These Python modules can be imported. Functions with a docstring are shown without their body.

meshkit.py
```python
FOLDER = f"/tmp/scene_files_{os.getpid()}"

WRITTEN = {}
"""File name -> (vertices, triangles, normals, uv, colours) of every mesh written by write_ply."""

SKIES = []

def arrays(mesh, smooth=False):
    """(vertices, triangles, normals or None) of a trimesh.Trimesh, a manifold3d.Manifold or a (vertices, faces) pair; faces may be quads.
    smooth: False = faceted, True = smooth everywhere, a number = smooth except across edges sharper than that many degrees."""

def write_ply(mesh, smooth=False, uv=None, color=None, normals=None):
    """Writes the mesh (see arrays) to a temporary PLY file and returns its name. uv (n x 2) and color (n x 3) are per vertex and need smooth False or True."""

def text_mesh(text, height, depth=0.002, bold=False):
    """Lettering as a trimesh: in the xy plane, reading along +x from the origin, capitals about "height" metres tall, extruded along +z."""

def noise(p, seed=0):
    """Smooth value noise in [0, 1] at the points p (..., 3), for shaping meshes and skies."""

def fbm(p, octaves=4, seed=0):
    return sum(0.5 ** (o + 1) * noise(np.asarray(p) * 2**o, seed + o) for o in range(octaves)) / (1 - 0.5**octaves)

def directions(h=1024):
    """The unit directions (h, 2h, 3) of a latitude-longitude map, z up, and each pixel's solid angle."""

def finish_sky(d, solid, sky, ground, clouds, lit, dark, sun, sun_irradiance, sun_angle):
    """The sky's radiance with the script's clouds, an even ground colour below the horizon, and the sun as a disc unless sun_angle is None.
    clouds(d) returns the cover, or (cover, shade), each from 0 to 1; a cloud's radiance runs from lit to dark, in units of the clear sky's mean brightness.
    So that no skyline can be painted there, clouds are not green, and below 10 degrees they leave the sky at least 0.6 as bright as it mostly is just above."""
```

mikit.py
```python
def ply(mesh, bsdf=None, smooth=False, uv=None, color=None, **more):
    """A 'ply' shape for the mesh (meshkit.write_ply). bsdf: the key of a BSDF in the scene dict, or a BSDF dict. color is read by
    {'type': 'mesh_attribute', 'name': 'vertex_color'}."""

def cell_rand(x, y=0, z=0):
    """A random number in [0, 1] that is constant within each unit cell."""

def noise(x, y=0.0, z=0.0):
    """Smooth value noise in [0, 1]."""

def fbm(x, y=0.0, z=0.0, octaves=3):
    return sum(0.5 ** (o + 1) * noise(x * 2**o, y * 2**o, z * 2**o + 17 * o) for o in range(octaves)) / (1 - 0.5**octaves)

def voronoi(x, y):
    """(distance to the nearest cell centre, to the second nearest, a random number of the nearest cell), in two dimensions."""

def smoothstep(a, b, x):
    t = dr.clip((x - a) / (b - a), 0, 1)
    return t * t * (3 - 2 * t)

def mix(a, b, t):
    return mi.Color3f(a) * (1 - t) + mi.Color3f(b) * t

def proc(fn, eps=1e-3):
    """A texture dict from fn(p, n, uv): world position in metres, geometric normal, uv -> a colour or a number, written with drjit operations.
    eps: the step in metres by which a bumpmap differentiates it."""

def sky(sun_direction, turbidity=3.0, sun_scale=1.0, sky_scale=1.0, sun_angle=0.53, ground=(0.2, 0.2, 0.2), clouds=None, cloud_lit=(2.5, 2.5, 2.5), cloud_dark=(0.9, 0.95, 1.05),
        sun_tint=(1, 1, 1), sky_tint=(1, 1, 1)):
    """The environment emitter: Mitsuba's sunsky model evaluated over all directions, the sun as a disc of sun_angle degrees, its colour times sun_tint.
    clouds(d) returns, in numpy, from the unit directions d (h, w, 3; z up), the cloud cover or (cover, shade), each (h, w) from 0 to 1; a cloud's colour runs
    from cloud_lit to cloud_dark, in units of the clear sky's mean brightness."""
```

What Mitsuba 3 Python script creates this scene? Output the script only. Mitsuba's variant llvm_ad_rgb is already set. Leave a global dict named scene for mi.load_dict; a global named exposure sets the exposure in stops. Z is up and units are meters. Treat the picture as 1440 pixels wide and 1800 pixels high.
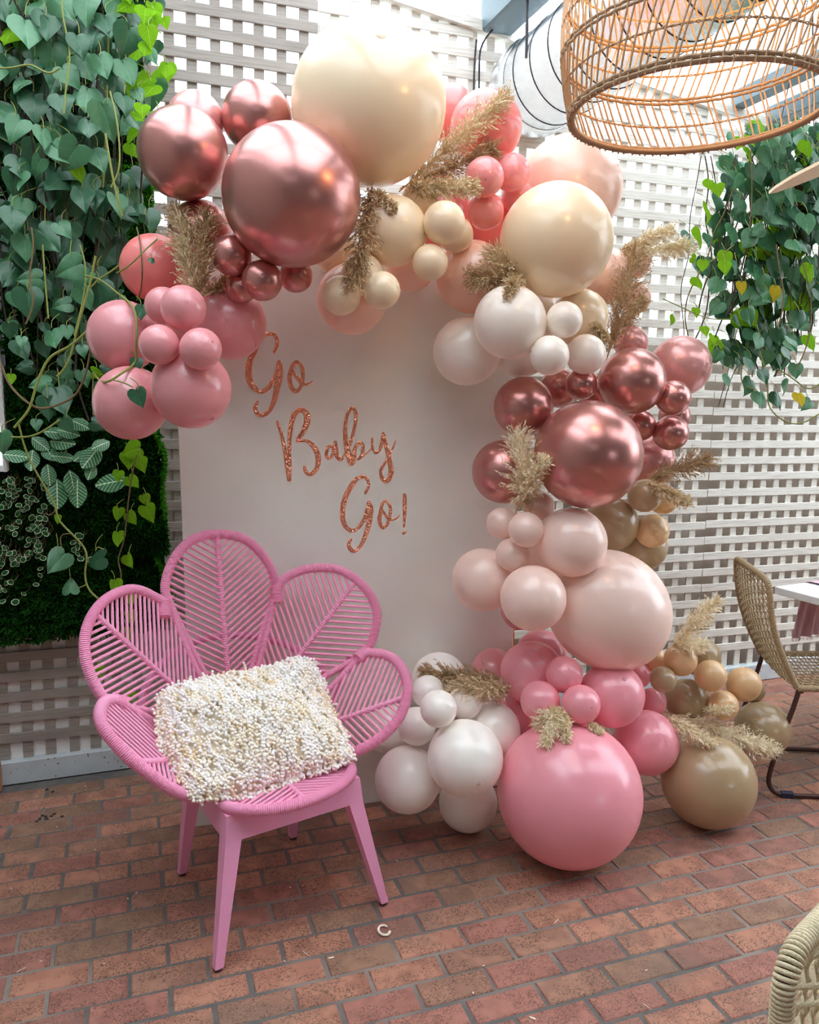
"""Balloon arch photo corner in a glass-roofed cafe: lattice wall, living wall, petal chair, balloons."""
import math
import numpy as np
import trimesh
import drjit as dr
import mitsuba as mi
import mikit
import meshkit
import shapely
from shapely.geometry import Point, Polygon, LineString
from scipy.spatial import Delaunay
from mikit import proc, noise, fbm, smoothstep, mix, voronoi, cell_rand

T = mi.ScalarTransform4f
rng = np.random.default_rng(7)
scene, labels = {}, {}

# ------------------------------------------------------------------ camera, sky, exposure
YAW, PITCH = 0.3323, 0.1428
EYE = np.array([0.0, 0.0, 1.639])
FWD = np.array([math.sin(YAW) * math.cos(PITCH), math.cos(YAW) * math.cos(PITCH), -math.sin(PITCH)])
scene["camera"] = {"type": "perspective", "fov_axis": "x", "fov": 2 * math.degrees(math.atan(720 / 1447.93)),
                   "near_clip": 0.05, "far_clip": 200.0,
                   "to_world": T().look_at(origin=EYE.tolist(), target=(EYE + FWD).tolist(), up=[0, 0, 1])}
exposure = 3.17


def overcast(d):
    n = meshkit.fbm(d * 2.3 + 4, 3, seed=5)
    return np.ones(d.shape[:2]), np.clip(1.6 * (n - 0.35), 0, 1) * 0.5


SKY_SCALE = 1.0
scene["sky"] = mikit.sky((-0.25, -0.35, 0.9), turbidity=4.0, sun_scale=0.0, sky_scale=SKY_SCALE, ground=(0.3, 0.28, 0.26),
                         clouds=overcast, cloud_lit=(4.3, 4.75, 5.15), cloud_dark=(3.08, 3.45, 3.85))


# ------------------------------------------------------------------ helpers
def lin(r, g, b):
    c = np.array([r, g, b]) / 255.0
    return np.where(c <= 0.04045, c / 12.92, ((c + 0.055) / 1.055) ** 2.4).tolist()


def rgb(*c):
    return {"type": "rgb", "value": [float(x) for x in (lin(*c) if len(c) == 3 else c[0])]}


def numbered(key):
    if key not in taken:
        taken.add(key)
        return key
    k = counts.get(key, 0) + 1
    while f"{key}_{k:03d}" in taken:
        k += 1
    counts[key] = k
    taken.add(f"{key}_{k:03d}")
    return f"{key}_{k:03d}"


taken, counts = set(), {}


def thing(name, label, cat, group=None):
    key = numbered(name)
    labels[key] = {"label": label, "category": cat}
    if group:
        labels[key]["group"] = group
    return key


def put(name, mesh, bsdf, smooth=False, parent=None, M=None, uv=None, color=None):
    """One entry; mesh is a mesh or an already written ply dict."""
    key = numbered(f"{parent}__{name}" if parent else name)
    d = dict(mesh) if isinstance(mesh, dict) else mikit.ply(mesh, None, smooth, uv=uv, color=color)
    d["bsdf"] = {"type": "ref", "id": bsdf}
    if M is not None:
        d["to_world"] = M if not isinstance(M, np.ndarray) else T(M.tolist())
    scene[key] = d
    return key


def structure(name, mesh, bsdf, smooth=False, **k):
    key = put(name, mesh, bsdf, smooth, **k)
    labels[key] = {"kind": "structure"}
    return key


def stuff(key, label=None, cat=None):
    labels[key] = {"kind": "stuff", **({"label": label} if label else {}), **({"category": cat} if cat else {})}


def join(parts):
    vs, fs, at = [], [], 0
    for v, f in parts:
        v, f = np.asarray(v, float), np.asarray(f, int)
        if f.shape[1] == 4:
            f = np.vstack([f[:, [0, 1, 2]], f[:, [0, 2, 3]]])
        vs.append(v)
        fs.append(f + at)
        at += len(v)
    return np.vstack(vs), np.vstack(fs)


def norm(v):
    v = np.asarray(v, float)
    return v / (np.linalg.norm(v, axis=-1, keepdims=True) + 1e-12)


def frame(origin, x, y, z, s=1.0):
    M = np.eye(4)
    M[:3, 0], M[:3, 1], M[:3, 2], M[:3, 3] = np.asarray(x) * s, np.asarray(y) * s, np.asarray(z) * s, origin
    return M


def spline(pts, n, closed=False):
    from scipy.interpolate import CubicSpline
    p = np.asarray(pts, float)
    if closed:
        p = np.vstack([p, p[:1]])
    d = np.concatenate([[0], np.cumsum(np.linalg.norm(np.diff(p, axis=0), axis=1) ** 0.6)])
    if len(p) == 2:
        return p[0] + (p[1] - p[0]) * np.linspace(0, 1, n)[:, None]
    cs = CubicSpline(d, p, bc_type="periodic" if closed else "natural")
    q = cs(np.linspace(0, d[-1], 8 * n))
    # even spacing along the curve
    L = np.concatenate([[0], np.cumsum(np.linalg.norm(np.diff(q, axis=0), axis=1))])
    s = np.linspace(0, L[-1], n, endpoint=not closed)
    return np.stack([np.interp(s, L, q[:, k]) for k in range(q.shape[1])], 1)


def tube(p, r, sides=8, closed=False, caps=True, up=None):
    p = np.asarray(p, float)
    n = len(p)
    r = np.broadcast_to(np.asarray(r, float), (n,))
    t = np.roll(p, -1, 0) - np.roll(p, 1, 0) if closed else np.gradient(p, axis=0)
    t = norm(t)
    a = np.zeros_like(p)
    ref = np.array([0, 0, 1.0]) if up is None else np.asarray(up, float)
    if abs(t[0] @ ref) > 0.95:
        ref = np.array([1.0, 0, 0])
    cur = norm(np.cross(t[0], ref))
    for i in range(n):
        cur = norm(cur - t[i] * (cur @ t[i]))
        a[i] = cur
    b = np.cross(t, a)
    ang = np.arange(sides) * 2 * np.pi / sides
    v = p[:, None] + r[:, None, None] * (np.cos(ang)[None, :, None] * a[:, None] + np.sin(ang)[None, :, None] * b[:, None])
    m = n if closed else n - 1
    i, j = np.meshgrid(np.arange(m), np.arange(sides), indexing="ij")
    i2 = (i + 1) % n
    q = np.stack([i * sides + j, i2 * sides + j, i2 * sides + (j + 1) % sides, i * sides + (j + 1) % sides], -1).reshape(-1, 4)
    q = q[:, ::-1]
    f = np.vstack([q[:, [0, 1, 2]], q[:, [0, 2, 3]]])
    v = v.reshape(-1, 3)
    if caps and not closed:
        c0, c1 = len(v), len(v) + 1
        v = np.vstack([v, p[:1], p[-1:]])
        jj = np.arange(sides)
        f = np.vstack([f, np.stack([np.full(sides, c0), (jj + 1) % sides, jj], 1)[:, ::-1], np.stack([np.full(sides, c1), (n - 1) * sides + jj, (n - 1) * sides + (jj + 1) % sides], 1)[:, ::-1]])
    return v, f


def wrapped(p, r, pitch=0.005, depth=0.13, sides=9, closed=False, per=3):
    """A rod wound round with cord: ridges along its length."""
    p = np.asarray(p, float)
    L = np.linalg.norm(np.diff(np.vstack([p, p[:1]]) if closed else p, axis=0), axis=1).sum()
    n = max(8, int(round(L / pitch)) * per)
    q = spline(p, n, closed)
    prof = np.array([1 - depth, 1.0, 1.0, 1 - depth * 0.3, 0.94][:per]) if per != 3 else np.array([1 - depth, 1.0, 0.99])
    k = np.tile(prof, n // per + 1)[:n]
    rr = np.interp(np.linspace(0, 1, n), np.linspace(0, 1, len(np.atleast_1d(r))), np.atleast_1d(r)) if np.size(r) > 1 else np.full(n, float(r))
    return tube(q, rr * k, sides, closed)


def box(x0, x1, y0, y1, z0, z1, bevel=0.0):
    if bevel <= 0:
        m = trimesh.creation.box(extents=[x1 - x0, y1 - y0, z1 - z0])
        m.apply_translation([(x0 + x1) / 2, (y0 + y1) / 2, (z0 + z1) / 2])
        return np.array(m.vertices), np.array(m.faces)
    b = bevel
    c = []
    for (X, Y, Z) in [(x, y, z) for x in (0, 1) for y in (0, 1) for z in (0, 1)]:
        px, py, pz = (x1 if X else x0), (y1 if Y else y0), (z1 if Z else z0)
        sx, sy, sz = (-1 if X else 1), (-1 if Y else 1), (-1 if Z else 1)
        c += [(px, py + sy * b, pz + sz * b), (px + sx * b, py, pz + sz * b), (px + sx * b, py + sy * b, pz)]
    h = trimesh.convex.convex_hull(np.array(c))
    return np.array(h.vertices), np.array(h.faces)


def beam(p0, p1, w, h, up=(0, 0, 1)):
    """A rectangular bar from p0 to p1."""
    p0, p1 = np.asarray(p0, float), np.asarray(p1, float)
    d = norm(p1 - p0)
    x = norm(np.cross(d, up))
    z = np.cross(x, d)
    L = np.linalg.norm(p1 - p0)
    v, f = box(-w / 2, w / 2, 0, L, -h / 2, h / 2, min(w, h) * 0.06)
    return p0 + v @ np.stack([x, d, z]), f


def revolve(profile, n=32):
    m = trimesh.creation.revolve(np.asarray(profile, float), sections=n)
    return np.array(m.vertices), np.array(m.faces)


# ------------------------------------------------------------------ materials
def principled(name, color, rough=0.5, **k):
    scene[name] = {"type": "twosided", "bsdf": {"type": "principled", "base_color": color if isinstance(color, dict) else rgb(*color), "roughness": rough, **k}}
    return name


def bumped(name, inner, fn, scale=1.0, eps=1e-3):
    scene[name] = {"type": "twosided", "bsdf": {"type": "bumpmap", "texture": proc(fn, eps), "scale": scale, "bsdf": inner}}
    return name


def wood_paint(base, dark, amount=0.5):
    a, b = lin(*base), lin(*dark)

    def fn(p, n, uv):
        g = fbm(p.x * 9 + 3, p.y * 60, p.z * 160, 3)
        s = fbm(p.x * 2.2, p.y * 5, p.z * 7 + 31, 2)
        return mix(a, b, dr.clip(smoothstep(0.42, 0.75, g) * amount + smoothstep(0.5, 0.8, s) * amount * 0.6, 0, 1))
    return proc(fn)


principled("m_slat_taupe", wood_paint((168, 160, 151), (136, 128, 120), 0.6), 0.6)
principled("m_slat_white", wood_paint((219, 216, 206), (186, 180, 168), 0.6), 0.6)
principled("m_backing_white", (240, 240, 237), 0.7)
principled("m_backing_beige", (196, 184, 172), 0.7)


def base_fn(p, n, uv):
    s = fbm(p.x * 14, p.y * 14, p.z * 14, 3)
    d = smoothstep(0.9, 0.95, noise(p.x * 75, 2.0, p.z * 75))
    return mix(mix(lin(206, 216, 220), lin(186, 196, 200), s), lin(95, 98, 95), d)


principled("m_baseboard", proc(base_fn), 0.45)


def brick_fn(a, b, k, speck=0.75):
    A, Bc, S = lin(*a), lin(*b), lin(92, 66, 54)

    def fn(p, n, uv):
        t = fbm(p.x * 16 + k * 7, p.y * 16, 0.5 * k, 3)
        w = smoothstep(0.35, 0.7, t)
        c = mix(A, Bc, w)
        wx = fbm(p.x * 90, p.y * 90, k, 2)
        sp = noise(p.x * 330 + 3.0 * wx, p.y * 480 + 3.0 * wx, k + 3.0)
        sp = smoothstep(0.56, 0.72, sp) * smoothstep(0.22, 0.5, fbm(p.x * 22, p.y * 22, 9.0 + k, 2))
        c = mix(c, S, sp * speck)
        dirt = smoothstep(0.56, 0.8, fbm(p.x * 5.0, p.y * 5.0, 40.0, 4))
        return mix(c, lin(116, 100, 86), dirt * 0.4)
    return proc(fn)


BRICKS = []
for i, (a, b, s) in enumerate([((174, 124, 102), (156, 108, 90), 0.8), ((166, 113, 99), (148, 99, 87), 0.75), ((162, 120, 100), (146, 107, 90), 0.85),
                               ((150, 116, 95), (134, 102, 85), 0.6), ((180, 128, 106), (166, 115, 96), 0.7), ((152, 106, 92), (136, 96, 86), 0.7)]):
    BRICKS.append(principled(f"m_brick_{i}", brick_fn(a, b, i, s), 0.62, specular=0.35))


def mortar_fn(p, n, uv):
    t = fbm(p.x * 40, p.y * 40, 1.0, 3)
    pale = smoothstep(0.5, 0.72, fbm(p.x * 2.4 + 5, p.y * 2.4, 3.0, 3))
    return mix(mix(lin(108, 104, 100), lin(84, 82, 80), t), lin(168, 152, 140), pale * 0.45)


principled("m_mortar", proc(mortar_fn), 0.85)


def farbrick_fn(p, n, uv):
    r = dr.floor(p.y / 0.1003)
    x = p.x / 0.215 + 0.5 * (r - 2 * dr.floor(r / 2))
    fx, fy = x - dr.floor(x), p.y / 0.1003 - r
    j = dr.minimum(dr.minimum(fx, 1 - fx) * 0.215, dr.minimum(fy, 1 - fy) * 0.1003)
    c = mix(lin(170, 108, 88), lin(138, 98, 84), cell_rand(dr.floor(x), r))
    return mix(lin(110, 106, 102), c, smoothstep(0.004, 0.006, j))


principled("m_brick_far", proc(farbrick_fn), 0.65)
principled("m_wall_plain", (150, 146, 138), 0.7)
principled("m_wall_dark", (118, 110, 98), 0.7)
principled("m_steel_grey", (96, 116, 124), 0.45)
principled("m_steel_dark", (46, 46, 52), 0.5)
principled("m_soffit", (150, 146, 128), 0.7)
scene["m_frosted"] = {"type": "principledthin", "base_color": rgb(232, 238, 240), "roughness": 0.6, "diff_trans": 1.1, "spec_trans": 0.0, "eta": 1.4}
principled("m_roof_board", (150, 145, 138), 0.8)
scene["m_pane"] = {"type": "thindielectric"}
principled("m_frame_white", (232, 234, 232), 0.4)
principled("m_black_cable", (24, 24, 28), 0.5)
scene["m_duct"] = {"type": "twosided", "bsdf": {"type": "roughconductor", "material": "Al", "alpha": 0.2}}


def board_fn(p, n, uv):
    return mix(lin(229, 229, 221), lin(222, 222, 213), fbm(p.x * 5, p.y * 5, p.z * 5, 3))


principled("m_board", proc(board_fn), 0.55)
principled("m_board_edge", (205, 197, 188), 0.6)
principled("m_gold_paint", (212, 160, 84), 0.3, metallic=0.8)

principled("m_foil", (234, 168, 138), 0.14, metallic=1.0)

# balloons: latex, and latex with a metallic sheen
principled("m_balloon_chrome", (202, 142, 136), 0.27, metallic=0.82, specular=0.6)
principled("m_balloon_rosy", (220, 158, 154), 0.27, metallic=0.35, specular=0.6, clearcoat=0.3, clearcoat_gloss=0.9)
LATEX = {"coral": (236, 130, 126), "coralsmall": (230, 142, 142), "dusty": (220, 146, 150), "cream": (230, 209, 176), "white2": (236, 228, 217),
         "peach": (234, 192, 172), "blush": (236, 208, 196), "white": (243, 240, 232), "pink": (231, 150, 162), "taupe": (166, 143, 110), "gold": (212, 175, 130)}
for k, c in LATEX.items():
    principled(f"m_balloon_{k}", c, 0.22, specular=0.6, clearcoat=0.7, clearcoat_gloss=0.92)
for k in ("pink", "dusty", "coralsmall", "white", "cream"):
    c = tuple(int(x * 0.86) for x in LATEX[k])
    principled(f"m_tip_{k}", c, 0.35)

# pampas
principled("m_pampas_a", (208, 190, 154), 0.75)
principled("m_pampas_b", (178, 152, 114), 0.75)
principled("m_pampas_pale", (232, 222, 194), 0.75)
principled("m_straw", (176, 146, 96), 0.7)

# chair, pillow
principled("m_pink_rattan", (234, 156, 190), 0.40, specular=0.5)
principled("m_pink_paint", (234, 160, 196), 0.36, specular=0.5)
principled("m_foot_pad", (70, 40, 55), 0.6)
scene["m_beads"] = {"type": "twosided", "bsdf": {"type": "principled", "base_color": {"type": "mesh_attribute", "name": "vertex_color"}, "roughness": 0.55, "specular": 0.4}}
principled("m_pillow", (232, 222, 200), 0.8)

# rattan, rope, wood, table
principled("m_cane", (196, 160, 122), 0.5)
principled("m_cane_rope", (172, 142, 110), 0.65)
principled("m_rope", proc(lambda p, n, uv: mix(lin(214, 202, 170), lin(176, 162, 128), smoothstep(0.45, 0.8, noise(p.x * 900, p.y * 900, p.z * 900)))), 0.75)
principled("m_rope_dark", (160, 140, 108), 0.75)
principled("m_bronze_metal", (84, 62, 58), 0.35, metallic=0.6)
principled("m_glide", (30, 36, 62), 0.5)
principled("m_table_white", (232, 238, 242), 0.3)
principled("m_runner", proc(lambda p, n, uv: mix(lin(216, 182, 190), lin(178, 140, 150), fbm(p.x * 60, p.y * 60, p.z * 9, 2))), 0.85)
principled("m_fan_wood", (236, 224, 196), 0.5)
principled("m_scrap", (236, 230, 212), 0.7)
principled("m_scrap_dark", (60, 52, 46), 0.8)
principled("m_wood_post", (160, 116, 76), 0.5)


# leaves
def leafmat(name, c, trans, rough=0.38, tcol=None):
    scene[name] = {"type": "principledthin", "base_color": rgb(*c) if not isinstance(c, dict) else c, "roughness": rough, "diff_trans": trans, "spec_trans": 0.0, "eta": 1.45}
    return name


def vein_leaf(a, b, nv=7.0, w=0.16):
    A, Bc = lin(*a), lin(*b)

    def fn(p, n, uv):
        x = dr.abs(uv.x - 0.5)
        mid = smoothstep(0.035, 0.012, x)
        k = (uv.y - x * 0.55) * nv
        lat = smoothstep(w, w * 0.4, dr.abs(k - dr.floor(k) - 0.5)) * smoothstep(0.5, 0.42, x)
        return mix(A, Bc, dr.clip(mid * 0.9 + lat * 0.7, 0, 1))
    return proc(fn)


principled("m_leaf_d", vein_leaf((44, 92, 60), (56, 106, 73), 5.0, 0.05), 0.34, specular=0.45, clearcoat=0.12, clearcoat_gloss=0.75)
principled("m_leaf_m", vein_leaf((68, 122, 82), (84, 138, 97), 5.0, 0.05), 0.36, specular=0.45, clearcoat=0.12, clearcoat_gloss=0.75)
leafmat("m_leaf_b", vein_leaf((132, 190, 40), (160, 208, 70), 5.0, 0.06), 0.9)
leafmat("m_leaf_y", vein_leaf((196, 176, 50), (214, 196, 80), 5.0, 0.06), 0.7)
principled("m_prayer_a", vein_leaf((54, 120, 74), (220, 244, 204), 8.0, 0.12), 0.4, specular=0.5)
leafmat("m_fig", proc(lambda p, n, uv: mix(lin(44, 92, 50), lin(206, 214, 186), smoothstep(0.70, 0.86, uv.x + 0.22 * (noise(uv.y * 1.6 + p.x * 300, p.z * 300, 0.5) - 0.6)))), 0.3)
principled("m_stem_green", (132, 142, 66), 0.5)
principled("m_stem_brown", (112, 92, 58), 0.6)
principled("m_stem_dark", (64, 54, 40), 0.6)
leafmat("m_moss_d", proc(lambda p, n, uv: mix(lin(24, 66, 26), lin(46, 104, 36), noise(p.x * 30, p.y * 30, p.z * 30))), 0.4, 0.7)
leafmat("m_moss_b", proc(lambda p, n, uv: mix(lin(44, 110, 26), lin(80, 160, 40), noise(p.x * 40, p.y * 40, p.z * 40))), 0.5, 0.7)
principled("m_soil", (26, 34, 22), 0.9)
principled("m_pot", (70, 56, 44), 0.7)
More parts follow.
